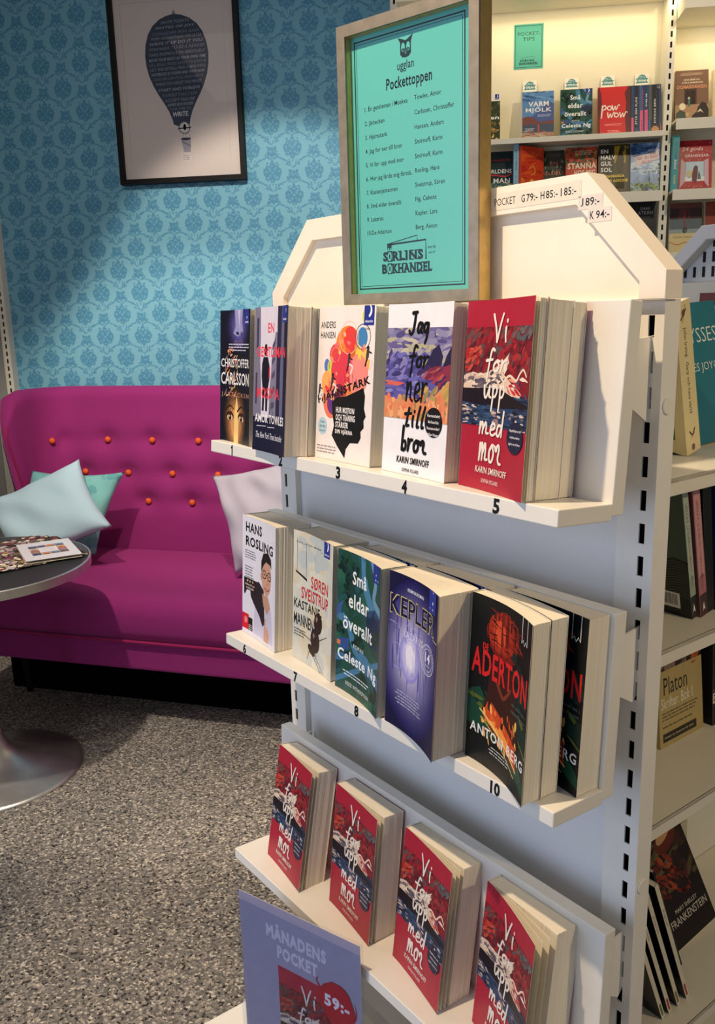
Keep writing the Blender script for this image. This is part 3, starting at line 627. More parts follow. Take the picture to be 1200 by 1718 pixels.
def art_aerial(w=112, h=182):
    a = Art(112, 182, (32, 76, 70)); rnd = random.Random(6)
    a.dabs(60, 0, 0, 112, 182, [(30, 80, 66), (26, 62, 60), (40, 96, 74), (36, 84, 90), (28, 70, 54)], 20, 13, 0, 1.5, rnd)
    bl = (74, 130, 166); a.layer(); a.stroke([(60, 182), (66, 150), (86, 126), (112, 116)], 14, bl, 16); a.stroke([(0, 98), (26, 90), (44, 62), (80, 54), (112, 40)], 12, (70, 122, 158), 14); a.stroke([(0, 40), (40, 48), (112, 40)], 9, (62, 110, 150)); a.stroke([(0, 10), (50, 36), (112, 66)], 7, (66, 120, 156))
    a.layer(); a.stroke([(84, 182), (96, 160), (92, 138), (112, 128)], 9, (110, 150, 180)); a.poly([(72, 118), (96, 128), (112, 122), (112, 84), (84, 78), (72, 92)], (24, 44, 74)); a.poly([(4, 66), (28, 72), (30, 58), (8, 50)], (50, 80, 140)); a.poly([(0, 108), (14, 118), (8, 100), (0, 94)], (60, 90, 146))
    a.layer(); a.poly([(72, 118), (96, 128), (112, 122), (108, 116), (92, 120), (78, 112)], (44, 74, 110)); a.rect(2, 58, 12, 64, (222, 120, 80)); a.poly([(14, 50), (30, 56), (42, 50), (30, 44)], (26, 40, 60))
    for (x, y, r_) in ((14, 160, 11), (40, 158, 10), (30, 122, 9), (56, 80, 12), (66, 30, 11), (96, 22, 10), (104, 96, 8), (10, 84, 8), (46, 70, 9), (24, 140, 7)):
        a.dabs(10, x - r_, y - r_, x + r_, y + r_, [(18, 44, 40), (26, 58, 46), (14, 36, 34)], 5, 4, 0, 1, rnd)
    w_ = (240, 244, 240); a.text('Små', 34, 143, 70, 160, w_, .02); a.text('eldar', 26, 112, 78, 131, w_, .02); a.text('överallt', 14, 82, 90, 100, w_, .02); a.text('ROMAN', 40, 63, 66, 68, w_, 0, 0, 1.4); a.text('Celeste Ng', 4, 36, 106, 55, w_, .02)
    a.greek(14, 22, 92, 30, 2, (210, 220, 224), 3, align='c'); a.text('REESE WITHERSPOON', 24, 10, 84, 15, w_, 0, 0, 1.2); moon(a, 88, 160, 18); return a
def art_glow():
    a = Art(112, 182, (20, 16, 58)); rnd = random.Random(12)
    for i in range(30):
        t = i / 29; a.layer(); a.ell(52 - 8 * t, 92 + 2 * t, 56 * (1 - t) + 12, 74 * (1 - t) + 16, tuple(int(p + (q - p) * t ** 1.1) for p, q in zip((26, 22, 80), (226, 220, 246))), n=26)
    a.dabs(30, 10, 60, 96, 140, [(70, 66, 150), (100, 96, 180)], 1.2, 22, 0, .05, rnd)
    a.dabs(30, 6, 70, 60, 140, [(90, 86, 170), (160, 156, 214)], 9, .5, 0, .05, rnd)
    for i in range(5): a.layer(); a.ell(46, 92, 22 - i * 3, 30 - i * 4, tuple(int(p + (q - p) * i / 4) for p, q in zip((150, 146, 210), (238, 232, 244))), n=20)
    g = (196, 184, 120); a.text('KRIMINALROMAN', 36, 165, 72, 169, (230, 230, 240), .01)
    a.text('KEPLER', 3, 133, 103, 157, g, .035); a.text('KEPLER', 4.2, 134.2, 101.8, 155.8, (24, 20, 66), .012); a.stroke([(100, 131), (112, 130)], 1, g)
    a.text('LAZARUS', 32, 112, 74, 120, (220, 220, 236), .01, 0, 1.2)
    w_ = (226, 226, 242); a.layer(); a.ring(88, 104, 17, .8, w_); a.ring(88, 104, 12.5, .6, w_); a.text('14', 81.5, 101, 94, 112, w_, .03); a.text('MILJONER', 82, 96.5, 94, 98.5, w_, .02)
    for i in range(26):
        t = 2 * PI * i / 26; a.rect(88 + 14.8 * cos(t) - .8, 104 + 14.8 * sin(t) - .8, 88 + 14.8 * cos(t) + .8, 104 + 14.8 * sin(t) + .8, (170, 170, 210))
    a.greek(18, 30, 76, 48, 5, (170, 170, 200), 9, align='c'); moon(a, 86, 158, 19); return a
def art_fire():
    a = Art(112, 182, (10, 14, 16)); rnd = random.Random(13)
    a.layer(); a.ell(56, 148, 32, 26, (116, 26, 16)); a.layer(); a.ell(52, 150, 26, 22, (160, 42, 24)); a.layer(); a.ell(46, 148, 12, 15, (206, 74, 42))
    a.dabs(40, 26, 128, 88, 170, [(60, 18, 14), (170, 50, 28), (110, 28, 18), (30, 12, 12)], 10, .8, -.2, .3, rnd)
    for i in range(6): a.layer(); a.stroke([(26 + i * 12, 128), (28 + i * 11, 170)], .9, (50, 16, 14))
    a.layer(); a.poly([(0, 40), (0, 76), (18, 84), (44, 58), (90, 40), (112, 20), (112, 8), (50, 34)], (18, 64, 48)); a.dabs(26, 0, 40, 112, 80, [(14, 58, 48), (22, 84, 52), (12, 40, 38), (80, 96, 40)], 14, 3, -.4, .4, rnd)
    a.dabs(30, 74, 60, 112, 140, [(14, 40, 36), (12, 30, 30)], 12, 5, -.4, .4, rnd)
    a.layer(); a.poly([(22, 58), (30, 80), (36, 124), (76, 118), (90, 60), (92, 22), (60, 34)], (54, 22, 16)); a.layer(); a.poly([(24, 56), (34, 76), (60, 62), (88, 46), (92, 22), (60, 38)], (206, 74, 34)); a.layer(); a.poly([(30, 52), (50, 56), (74, 44), (88, 30), (70, 34)], (250, 156, 66))
    a.dabs(40, 24, 30, 90, 70, [(250, 180, 90), (226, 92, 40), (120, 40, 22), (240, 120, 54)], 2, 5, .2, .3, rnd); a.stroke([(20, 60), (50, 46), (92, 24)], 1.6, (240, 214, 130)); a.stroke([(22, 52), (50, 38), (88, 16)], 1.2, (220, 190, 110))
    a.layer(); a.stroke([(48, 96), (58, 86), (66, 92), (72, 100)], 5, (120, 50, 34), 3)
    r = (206, 34, 36); a.text('DE', 20, 126, 29, 133, r, .03); a.text('ADERTON', 4, 97, 108, 126, r, .02)
    a.greek(76, 78, 110, 92, 2, (60, 70, 70), 4)
    a.text('ANTON BERG', 6, 32, 108, 43, (236, 236, 232), .015, 0, 1.15); a.greek(38, 18, 80, 28, 3, (190, 186, 180), 5, align='c')
    a.layer(); a.stroke([(90, 182), (90, 156), (93, 160), (96, 155), (99, 160), (102, 156), (102, 182)], .9, (232, 232, 232), sm=1)
    return a
def simple(base, fn, w=112, h=176):
    a = Art(w, h, base); fn(a); return a
def av_milk(a):
    rnd = random.Random(21); a.layer(); a.rect(0, 100, 112, 176, (92, 138, 190)); a.dabs(20, 0, 130, 112, 176, [(110, 156, 204), (84, 126, 184)], 26, 6, 0, .3, rnd)
    a.layer(); a.poly([(0, 70), (40, 90), (60, 110), (80, 130), (96, 140), (112, 128), (112, 60), (0, 60)], (76, 96, 150)); a.layer(); a.poly([(0, 58), (0, 82), (20, 88), (40, 82), (60, 66), (112, 70), (112, 54)], (122, 74, 70)); a.layer(); a.rect(0, 28, 112, 58, (74, 84, 104)); a.rect(0, 0, 112, 28, (176, 150, 130)); a.dabs(30, 0, 4, 112, 34, [(160, 96, 84), (196, 170, 150), (140, 80, 74)], 12, 2, 0, .2, rnd)
    a.layer(); a.stroke([(58, 28), (58, 56)], 5, (196, 80, 70)); w = (240, 238, 236); a.text('VARM', 22, 122, 94, 140, w, .02); a.text('MJÖLK', 12, 98, 104, 120, w, .02); a.greek(34, 150, 78, 154, 1, (40, 60, 110), 2); a.greek(54, 84, 104, 94, 3, (190, 196, 220), 3); a.greek(8, 34, 44, 46, 3, (210, 210, 214), 4, align='c')
def av_aerial(a):
    b = art_aerial(); b.done(); a.p = [([(p[0], p[1] * 176 / 182) for p in q], c, k) for q, c, k in b.p]; a.k = b.k
def av_pow(a):
    a.layer(); a.poly([(0, 0), (8, 0), (6, 60), (14, 110), (12, 150), (4, 176), (0, 176)], (96, 34, 40)); a.poly([(112, 0), (98, 0), (94, 60), (98, 120), (92, 150), (104, 176), (112, 176)], (96, 34, 40)); w = (246, 236, 226)
    a.layer()
    for ws, x, y in (('p', 14, 92), ('o', 32, 92), ('w', 50, 92), ('w', 34, 66), ('o', 56, 66), ('w', 76, 66)):
        if ws == 'p': a.stroke([(x + 2, y + 18), (x - 2, y - 26)], 5, w, 4); a.stroke([(x, y + 10), (x + 10, y + 19), (x + 14, y + 8), (x, y + 1)], 3.6, w)
        if ws == 'o': a.ring(x + 8, y + 9, 9, 3.8, w, 14)
        if ws == 'w': a.stroke([(x, y + 18), (x + 3, y), (x + 10, y + 15), (x + 13, y + 1), (x + 21, y + 19), (x + 26, y + 16)], 4, w, 2.6)
    a.greek(20, 38, 92, 46, 2, (250, 170, 160), 3, align='c'); a.greek(28, 14, 78, 24, 2, (250, 170, 160), 5, align='c')
def av_stripes(a):
    rnd = random.Random(30); x = 0
    while x < 112:
        w = rnd.uniform(3, 9); a.rect(x, 0, x + w, 176, rnd.choice([(44, 74, 118), (34, 56, 96), (30, 34, 48), (60, 92, 136), (40, 66, 110)])); x += w
    a.layer(); p = (222, 86, 130); a.rect(6, 0, 14, 62, p); a.rect(36, 0, 46, 86, p); a.rect(52, 0, 62, 88, (226, 96, 140)); a.rect(44, 86, 46, 160, (180, 60, 90)); a.rect(106, 0, 112, 36, p); a.rect(66, 50, 76, 176, (80, 84, 84)); a.layer(); a.rect(18, 26, 29, 176, (30, 32, 44)); a.rect(80, 30, 91, 176, (28, 30, 40))
    w = (232, 232, 228); v = [('STYR DIN PLOG', 23, 86, 96, 6.5), ('OLGA', 41, 30, 48, 5), ('TOKARCZUK', 57, 40, 76, 5), ('ÖVER DE', 57, 122, 46, 6), ('DÖDAS BEN', 86, 82, 84, 7)]
    for s_, cx, cy, L_, h_ in v: a.text(s_, cx - L_ / 2, cy - h_ / 2, cx + L_ / 2, cy + h_ / 2, w if cx != 41 and (cx, cy) != (57, 40) else (150, 40, 90), .02, 0, 1.2, PI / 2)
    a.layer(); a.ell(88, 16, 13, 13, (196, 138, 84)); a.ring(100, 166, 5, 1.4, (200, 206, 210), 12)
def av_judge(a):
    a.layer(); a.rect(0, 60, 112, 176, (124, 92, 74)); a.rect(0, 0, 112, 60, (170, 134, 102)); a.layer(); a.rect(30, 60, 72, 116, (72, 56, 50)); a.rect(34, 60, 50, 110, (92, 74, 62)); a.rect(52, 60, 68, 110, (92, 74, 62)); a.layer(); a.ell(46, 82, 4, 5, (180, 196, 180)); a.stroke([(46, 76), (46, 56)], 7, (76, 124, 116))
    a.layer(); a.ell(24, 54, 11, 12, (236, 222, 184)); a.poly([(0, 0), (2, 30), (16, 42), (34, 34), (38, 0)], (62, 74, 66)); a.poly([(54, 0), (56, 20), (72, 34), (76, 50), (90, 68), (104, 62), (112, 40), (112, 0)], (44, 34, 34)); a.layer(); a.poly([(72, 30), (84, 36), (96, 28), (84, 44)], (230, 214, 190)); a.ell(40, 26, 6, 7, (196, 170, 120))
    a.greek(14, 162, 102, 172, 3, (210, 180, 160), 5, align='c'); a.text('LENA EBERVALL', 28, 144, 84, 150, (236, 214, 190), .02, 0, 1.1); a.text('& PER E SAMUELSON', 22, 134, 92, 140, (236, 214, 190), .02, 0, 1.1); a.text('DOMARDANSEN', 6, 116, 106, 128, (236, 160, 120), .01, 0, 1.1)
def av_world(a):
    rnd = random.Random(31); a.dabs(30, 0, 0, 112, 60, [(86, 130, 110), (196, 186, 150), (60, 100, 92)], 20, 8, 0, .4, rnd); a.text('LENA ANDERSSON', 12, 140, 100, 148, (190, 50, 54), .02); a.text('VÄRLDENS', 4, 96, 106, 114, (232, 230, 220), .02); a.layer(); a.stroke([(6, 80), (40, 90), (80, 84), (104, 92)], 5, (190, 50, 54)); a.text('MAN', 40, 60, 100, 78, (232, 230, 220), .02)
def av_orange(a):
    rnd = random.Random(32); a.dabs(40, 0, 60, 112, 176, [(222, 70, 36), (236, 96, 40), (206, 50, 34)], 24, 8, 0, .4, rnd); a.dabs(40, 0, 0, 112, 60, [(246, 160, 50), (250, 190, 70), (240, 130, 44)], 24, 8, 0, .4, rnd); a.text('DARJEELING', 30, 130, 104, 142, (150, 40, 30), .01); a.layer(); a.stroke([(40, 100), (60, 110), (70, 90), (50, 80)], 3, (250, 180, 80)); a.poly([(60, 0), (66, 22), (72, 30), (78, 20), (82, 0)], (40, 24, 24))
def av_drops(a):
    rnd = random.Random(33); a.dabs(30, 0, 0, 112, 176, [(62, 64, 50), (48, 52, 42), (74, 70, 56)], 26, 14, 0, 1, rnd); a.layer()
    for i in range(22):
        x, y = rnd.uniform(6, 106), rnd.uniform(4, 150); a.poly([(x, y + 9), (x + 4, y), (x, y - 4), (x - 4, y)], (120, 140, 112), True)
    c = (214, 118, 98); a.greek(24, 152, 88, 160, 2, (110, 100, 86), 4, align='c'); a.text('EN', 42, 120, 70, 132, c, 0); a.text('ALLDELES', 10, 86, 104, 98, c, 0)
def av_stay(a):
    rnd = random.Random(34); a.dabs(60, 0, 96, 112, 176, [(96, 84, 44), (150, 62, 40), (70, 86, 60), (190, 140, 60), (120, 40, 36)], 10, 6, 0, 1, rnd); w = (240, 222, 190)
    a.greek(30, 148, 100, 166, 3, (220, 190, 150), 3, align='c'); a.text('STANNA', 6, 98, 108, 120, w, .03); a.text('HOS MIG', 30, 74, 104, 94, w, .03)
def av_sun(a):
    a.layer(); y = (190, 160, 40); a.rect(52, 0, 112, 176, (70, 62, 26)); a.rect(56, 110, 96, 170, y); a.rect(60, 20, 92, 60, (120, 104, 36)); a.layer(); a.poly([(60, 110), (76, 170), (90, 130), (86, 60), (70, 60)], (50, 40, 22)); a.ell(84, 160, 8, 12, (60, 46, 24)); a.rect(100, 0, 112, 170, (40, 36, 24)); w = (244, 240, 226)
    a.text('EN', 8, 146, 34, 160, w, .03); a.text('HALV', 8, 124, 60, 140, w, .03); a.text('GUL', 8, 102, 48, 118, w, .03); a.text('SOL', 8, 80, 48, 96, w, .03); a.text('CHIMAMANDA', 6, 60, 92, 70, (240, 206, 50), .03); a.text('NGOZI ADICHIE', 6, 44, 104, 54, (240, 206, 50), .03); a.text('ROMAN', 12, 22, 42, 32, w, .03); a.ring(102, 164, 4, 1.2, (180, 180, 170), 10)
def av_city(a):
    rnd = random.Random(36); a.dabs(30, 0, 130, 112, 176, [(72, 106, 160), (100, 136, 184), (60, 92, 150)], 22, 8, 0, .3, rnd); a.dabs(20, 0, 70, 112, 120, [(190, 210, 228), (206, 222, 234)], 24, 8, 0, .3, rnd); a.layer()
    for i in range(14): x = 8 + i * 7; a.rect(x, 30, x + rnd.uniform(4, 8), rnd.uniform(44, 68), (134, 156, 186))
    a.rect(60, 30, 68, 78, (126, 148, 180)); a.layer(); a.dabs(60, 0, 8, 112, 34, [(92, 130, 66), (120, 150, 76), (70, 100, 56), (150, 160, 90)], 8, 5, 0, 1, rnd); a.dabs(26, 96, 20, 112, 110, [(60, 90, 60), (90, 120, 70)], 5, 4, 0, 1, rnd)
    a.layer(); a.poly([(48, 4), (50, 18), (56, 24), (62, 18), (64, 4)], (62, 56, 100)); a.ell(56, 27, 4, 4, (70, 40, 34)); a.layer(); a.poly([(18, 108), (14, 128), (96, 148), (100, 120), (22, 96)], (232, 206, 204)); a.text('När du läser', 18, 120, 96, 134, (156, 50, 74), 0, .2, 1, .1); a.text('det här', 38, 104, 78, 116, (156, 50, 74), 0, .2, 1, .1); a.text('MARY ADKINS', 30, 84, 82, 89, (110, 130, 160), 0, 0, 1.2)
def av_24(a):
    rnd = random.Random(37); w = (240, 214, 206); a.layer(); a.poly([(6, 10), (26, 36), (26, 100), (10, 112)], (214, 176, 190)); a.poly([(106, 10), (88, 36), (88, 104), (104, 112)], (214, 176, 190)); a.rect(24, 34, 90, 102, (190, 214, 222)); a.layer(); a.rect(24, 34, 90, 50, (230, 236, 232)); a.ell(40, 60, 12, 14, (206, 196, 150)); a.poly([(66, 40), (72, 72), (80, 40)], (70, 90, 60)); a.layer(); a.poly([(48, 34), (48, 60), (54, 84), (60, 90), (68, 84), (68, 60), (64, 34)], (96, 22, 54)); a.poly([(54, 34), (58, 22), (64, 34)], (96, 22, 54))
    a.text('24 goda', 12, 136, 84, 154, w, 0, .2); a.text('GÄRNINGAR', 22, 118, 104, 130, w, .02)
    a.layer()
    for i in range(40): a.ell(rnd.uniform(0, 112), rnd.choice([rnd.uniform(104, 176), rnd.uniform(0, 24)]), 1.1, 1.1, (244, 226, 220), n=6)
def av_atkins(a):
    a.text('DANI', 52, 140, 84, 150, (200, 196, 186), 0, 0, 1.2); a.text('ATKINS', 44, 124, 96, 136, (200, 196, 186), 0, 0, 1.2); a.text('9', 16, 134, 22, 146, (200, 196, 186)); a.greek(40, 110, 96, 118, 2, (120, 118, 112), 3, align='c')
def av_sea(a):
    a.layer(); a.rect(0, 120, 112, 176, (110, 62, 54)); a.rect(0, 70, 112, 158, (92, 104, 110)); a.rect(0, 0, 112, 70, (214, 196, 140)); a.layer(); a.rect(0, 70, 112, 84, (150, 160, 156)); a.stroke([(56, 150), (52, 120), (56, 84)], 7, (150, 40, 40), 3); a.ell(54, 80, 8, 10, (40, 34, 34)); a.stroke([(0, 40), (30, 30), (60, 38), (90, 20), (112, 26)], 3, (196, 110, 70)); a.text('Kjellan Stensson', 16, 52, 96, 60, (90, 80, 60))
def av_H(a): a.text('H', 50, 110, 84, 150, (236, 220, 200), .03)
def av_photo(a):
    rnd = random.Random(40); a.layer(); a.rect(0, 0, 112, 150, (52, 62, 40)); a.dabs(70, 0, 40, 112, 150, [(40, 54, 34), (70, 86, 50), (30, 36, 28), (96, 104, 60)], 8, 6, 0, 1, rnd); a.dabs(50, 20, 0, 112, 70, [(200, 160, 80), (220, 186, 110), (150, 110, 56)], 6, 5, 0, 1, rnd); a.text('hunden', 10, 84, 108, 98, (244, 244, 240), .02); moon(a, 94, 156, 14)

def art_plato():
    a = Art(120, 190, (178, 158, 104)); rnd = random.Random(50); a.layer(); a.rect(0, 124, 120, 190, (34, 26, 22)); a.dabs(40, 0, 126, 70, 190, [(90, 76, 64), (60, 46, 40), (130, 110, 92), (30, 24, 22)], 10, 8, 0, 1, rnd); a.dabs(36, 70, 124, 120, 190, [(120, 40, 22), (150, 60, 30), (70, 24, 18), (170, 86, 40)], 12, 6, .9, .6, rnd); a.rect(0, 120, 120, 124, (178, 158, 104))
    a.text('Platon', 14, 84, 78, 112, (34, 34, 34), 0); a.text('Skrifter. Bok 1', 6, 62, 92, 80, (234, 228, 204), 0); a.greek(8, 42, 110, 58, 3, (96, 84, 56), 3); a.greek(8, 30, 104, 36, 1, (96, 84, 56), 6); a.layer(); a.rect(8, 8, 100, 22, (40, 34, 32)); a.greek(12, 12, 96, 19, 1, (150, 140, 110), 8); return a
def art_ulysses():
    a = Art(130, 210, (36, 112, 128)); w = (222, 226, 214); a.text('ULYSSES', 14, 150, 122, 172, w, -.01); a.text('JAMES JOYCE', 14, 104, 122, 120, w, -.01); a.text('FÖRLAG', 92, 60, 116, 64, w); return a
def art_frank():
    a = Art(120, 190, (26, 14, 12)); rnd = random.Random(52); a.layer(); a.rect(0, 120, 60, 190, (96, 88, 52)); a.dabs(60, 0, 90, 120, 190, [(40, 22, 16), (60, 30, 20), (30, 18, 14), (84, 70, 40)], 16, 8, .5, .6, rnd); a.layer(); a.ell(70, 168, 34, 20, (96, 34, 22), .4); a.layer(); a.ell(70, 176, 26, 10, (190, 146, 100), .4)
    a.dabs(46, 6, 90, 66, 150, [(130, 44, 26), (160, 66, 36), (96, 30, 20), (60, 20, 16)], 12, 4, -.6, .5, rnd); a.dabs(30, 20, 70, 90, 110, [(90, 26, 20), (120, 40, 26), (50, 18, 14)], 10, 3, -.8, .5, rnd); w = (206, 200, 186); a.text('MARY SHELLEY', 30, 50, 92, 57, w, 0); a.text('FRANKENSTEIN', 10, 32, 112, 45, w, 0); return a
def art_textpage(w=120, h=190):
    a = Art(w, h, (196, 190, 160)); a.greek(8, 60, w - 6, h - 10, 26, (110, 104, 88), 11, .4); return a
def barcode(a, x, y, w, h):
    a.layer(); a.rect(x, y, x + w, y + h, (230, 226, 216)); a.layer(); rnd = random.Random(1); q = x + w * .08
    while q < x + w * .9: b = rnd.uniform(.3, 1.1); a.rect(q, y + h * .18, q + b, y + h * .9, (20, 20, 20)); q += b + rnd.uniform(.3, 1.0)
def spine_text(w, h, base, items, extra=None):
    """items: (text, centre fraction from bottom, length mm, glyph height mm, colour)"""
    a = Art(w, h, base)
    if extra: extra(a)
    for t_, cy, L_, gh, c in items: a.text(t_, w / 2 - L_ / 2, h * cy - gh / 2, w / 2 + L_ / 2, h * cy + gh / 2, c, .01, 0, 1, -PI / 2)
    return a
# ------------------------------------------------------------------ the room
bm = bmesh.new(); box(bm, -2.3, 3.2, -3.0, 4.0, -.05, 0); struct(obj('floor', bm, None, carpet_mat()))
bm = bmesh.new(); box(bm, -2.3, .10, 3.7, 3.8, 0, 3.0); struct(obj('wall_back', bm, None, wallpaper_mat()))
M_cream = mat('cream_wall_paint', (.78, .72, .56), .8)
bm = bmesh.new(); box(bm, .10, 3.2, 3.7, 3.8, 0, 3.0); struct(obj('wall_back_right', bm, None, M_cream))
bm = bmesh.new(); box(bm, -2.3, -2.14, 0.9, 3.7, 0, 3.0); struct(obj('wall_left', bm, None, M_sidewall))
bm = bmesh.new(); box(bm, -2.3, 3.2, -3.0, 3.8, 3.0, 3.05); struct(obj('ceiling', bm, None, M_ceil))
bm = bmesh.new(); box(bm, 3.1, 3.2, -3.0, 3.7, 0, 3.0); struct(obj('wall_right', bm, None, M_cream))

def slotted(bm, x0, x1, yf, yb, z0, z1, sx, sw, pitch, sh, zs, side=True, mi_in=1):
    """channel post with real slots in its front face (facing -y)"""
    f = .0018
    box(bm, x0, sx - sw / 2, yf, yf + f, z0, z1); box(bm, sx + sw / 2, x1, yf, yf + f, z0, z1)
    z = zs; prev = z1
    while z - sh > z0:
        if z <= z1:
            box(bm, sx - sw / 2, sx + sw / 2, yf, yf + f, z, prev); prev = z - sh
        z -= pitch
    box(bm, sx - sw / 2, sx + sw / 2, yf, yf + f, z0, prev)
    box(bm, x0, x0 + f, yf + f, yb, z0, z1); box(bm, x1 - f, x1, yf + f, yb, z0, z1)
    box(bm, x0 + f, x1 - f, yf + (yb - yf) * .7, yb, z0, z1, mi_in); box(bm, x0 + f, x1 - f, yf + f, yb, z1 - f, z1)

# shelving post on the left wall
t = thing('wall_shelf_post', 'white slotted steel shelving post at the far left corner beside blue wallpaper', 'shelving post', Matrix.Translation((-2.067, 3.655, 0)))
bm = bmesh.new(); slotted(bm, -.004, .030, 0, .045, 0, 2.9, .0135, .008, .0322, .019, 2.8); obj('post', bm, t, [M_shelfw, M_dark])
bm = bmesh.new(); box(bm, -.07, -.006, .012, .045, 0, 2.9); obj('side_panel', bm, t, M_sidewall)

# ------------------------------------------------------------------ framed balloon print
t = thing('framed_picture', 'black framed print of a dark hot air balloon filled with lettering, on blue wall', 'picture', Matrix.Translation((-1.466, 3.665, 2.024)))
FW, FH, fr = .537, .735, .020
bm = bmesh.new()
box(bm, 0, FW, 0, .033, 0, fr); box(bm, 0, FW, 0, .033, FH - fr, FH); box(bm, 0, fr, 0, .033, fr, FH - fr); box(bm, FW - fr, FW, 0, .033, fr, FH - fr); obj('frame', bm, t, M_black)
a = Art(497, 695, (204, 194, 190)); a.layer(); a.rect(28, 60, 30, 668, (176, 164, 160)); a.rect(28, 666, 455, 668, (176, 164, 160)); a.rect(452, 60, 454, 668, (190, 178, 174))
cx = 252; ink = (58, 66, 84)
prof = [(0, 617), (30, 612), (62, 600), (92, 578), (114, 548), (128, 510), (134, 470), (132, 430), (124, 392), (110, 356), (92, 322), (72, 290), (54, 258), (42, 226), (38, 206)]
a.layer(); a.poly([(cx + x, y) for x, y in prof] + [(cx + 30 - 6, 200), (cx - 14, 200)] + [(cx - x + 8 * (617 - y) / 410, y) for x, y in prof[::-1]], ink)
a.layer(); a.poly([(cx - 8, 616), (cx, 634), (cx + 9, 615)], (120, 128, 124))
lines = [('NOTE POINTS', 590, 60), ('NOTES OF JOY', 570, 84), ('CONSIDER PEN AND', 550, 100), ('PAPER AND NOTHING FOR LATER', 533, 106), ('WRITE IT UP DO IT YOU', 514, 112), ('REMEMBER TO BE A READER', 495, 118), ('TAKE INSPIRATION SERIOUSLY', 475, 120), ('MOVE YOUR BODY IN YOUR OWN TIME', 455, 121), ('WILL RELAX TENSES DEEPLY TO SOOTHE', 437, 121), ('LIST THE DETAILS FIND A BEAUTIFUL', 419, 118), ('NOTEBOOK SIT DOWN AND WRITE NOW', 401, 114), ('AGAIN AND AGAIN YOULL KNOW HOW TO', 383, 106), ('THINGS YOU FORGET TAKE PERSIST', 364, 98), ('START AND FORGIVE', 341, 90), ('YOURSELF TAKE A RISK', 320, 76), ('ACCEPT FAILURE', 300, 66), ('ALWAYS BE IN WONDER', 283, 56), ('POUR SOME TEA', 266, 46), ('WRITE.', 242, 34)]
for i, (s_, y, hw) in enumerate(lines): a.text(s_, cx - hw + 4, y - 6, cx + hw + 2, y + (5 if i != 18 else 12), [(128, 136, 152), (150, 156, 170), (112, 120, 138)][i % 3] if i != 18 else (214, 216, 222), .012, .25, 1, .03, layer=(i == 0))
a.layer(); a.ell(cx + 14, 192, 24, 22, (206, 202, 200)); a.ring(cx + 14, 192, 24, 3, (110, 116, 126)); a.ell(cx + 15, 194, 6, 12, (196, 130, 60)); a.stroke([(cx - 12, 190), (cx + 40, 192)], 4, (84, 90, 104), sm=1)
for dx in (-8, 8, 26): a.stroke([(cx + 12 + dx * .6, 176), (cx + 12 + dx, 148)], 1.6, (120, 124, 136), sm=1)
a.layer(); a.poly([(cx - 4, 150), (cx + 38, 150), (cx + 34, 98), (cx + 6, 98)], (150, 148, 160)); a.ell(cx + 17, 150, 21, 5, (96, 96, 110)); a.stroke([(cx, 140), (cx + 36, 120)], 2, (110, 108, 122), sm=1)
a.layer(); a.rect(cx - 4, 66, cx + 34, 90, (214, 208, 208)); a.greek(cx, 68, cx + 32, 88, 3, (110, 106, 116), 3)
a.done(); inked('picture_print', a, t, lambda x, y, k: Vector((x + .020, .020 - k, y + .020)), M_flat)
M_glass = bpy.data.materials.new('picture_glass'); M_glass.use_nodes = True; nt = M_glass.node_tree; nt.nodes.clear()
o_ = nt.nodes.new('ShaderNodeOutputMaterial'); mx_ = nt.nodes.new('ShaderNodeMixShader'); tr_ = nt.nodes.new('ShaderNodeBsdfTransparent'); gl_ = nt.nodes.new('ShaderNodeBsdfGlossy'); fr_ = nt.nodes.new('ShaderNodeLayerWeight')
fr_.inputs[0].default_value = .12; gl_.inputs['Roughness'].default_value = .02
nt.links.new(fr_.outputs['Fresnel'], mx_.inputs[0]); nt.links.new(tr_.outputs[0], mx_.inputs[1]); nt.links.new(gl_.outputs[0], mx_.inputs[2]); nt.links.new(mx_.outputs[0], o_.inputs[0])
bm = bmesh.new(); box(bm, fr, FW - fr, .010, .012, fr, FH - fr); obj('glass_pane', bm, t, M_glass)

# ------------------------------------------------------------------ sofa
SO = Matrix.Translation((-1.913, 2.892, 0)) @ Matrix.Rotation(math.radians(-8.5), 4, 'Z')
sofa = thing('sofa', 'magenta wool sofa with button-tufted wing back under the blue wallpaper', 'sofa', SO)
SW = 1.78
path = []
def arc(cx_, cy_, rx, ry, a0, a1, n): return [(cx_ + rx * cos(a0 + (a1 - a0) * i / n), cy_ + ry * sin(a0 + (a1 - a0) * i / n)) for i in range(n)]
left = [(-.035, .34), (-.034, .40), (-.030, .46)] + arc(.10, .48, .128, .15, PI, PI / 2, 12)
mid = [(.10 + (SW - .20) * i / 110, .63) for i in range(111)]
right = [(SW - x, y) for x, y in left[::-1]]
path = left + mid + right
rows = [(.972, [.012, .245] + [.245 + .215 * i for i in range(1, 7)]), (.832, [.13 + .211 * i for i in range(8)]), (.712, [.435 + .207 * i for i in range(5)])]
lean = lambda z: .11 * max(0, z - .5)
taper = lambda e, z: .42 * max(0, min(1.02, 1.02) - max(z, .62)) * max(0, 1 - e / .22)
def dimple(x, z):
    d = 0
    for zr, bs in rows:
        for b_ in bs:
            r2 = ((x - b_) / .048) ** 2 + ((z - zr) / .042) ** 2
            if r2 < 12: d += .024 * math.exp(-r2)
        if bs[0] - .05 < x < bs[-1] + .05: d += .006 * math.exp(-((z - zr) / .030) ** 2)
    return d
bm = bmesh.new(); rings = []; acc = [0]
for p, q in zip(path, path[1:]): acc.append(acc[-1] + math.dist(p, q))
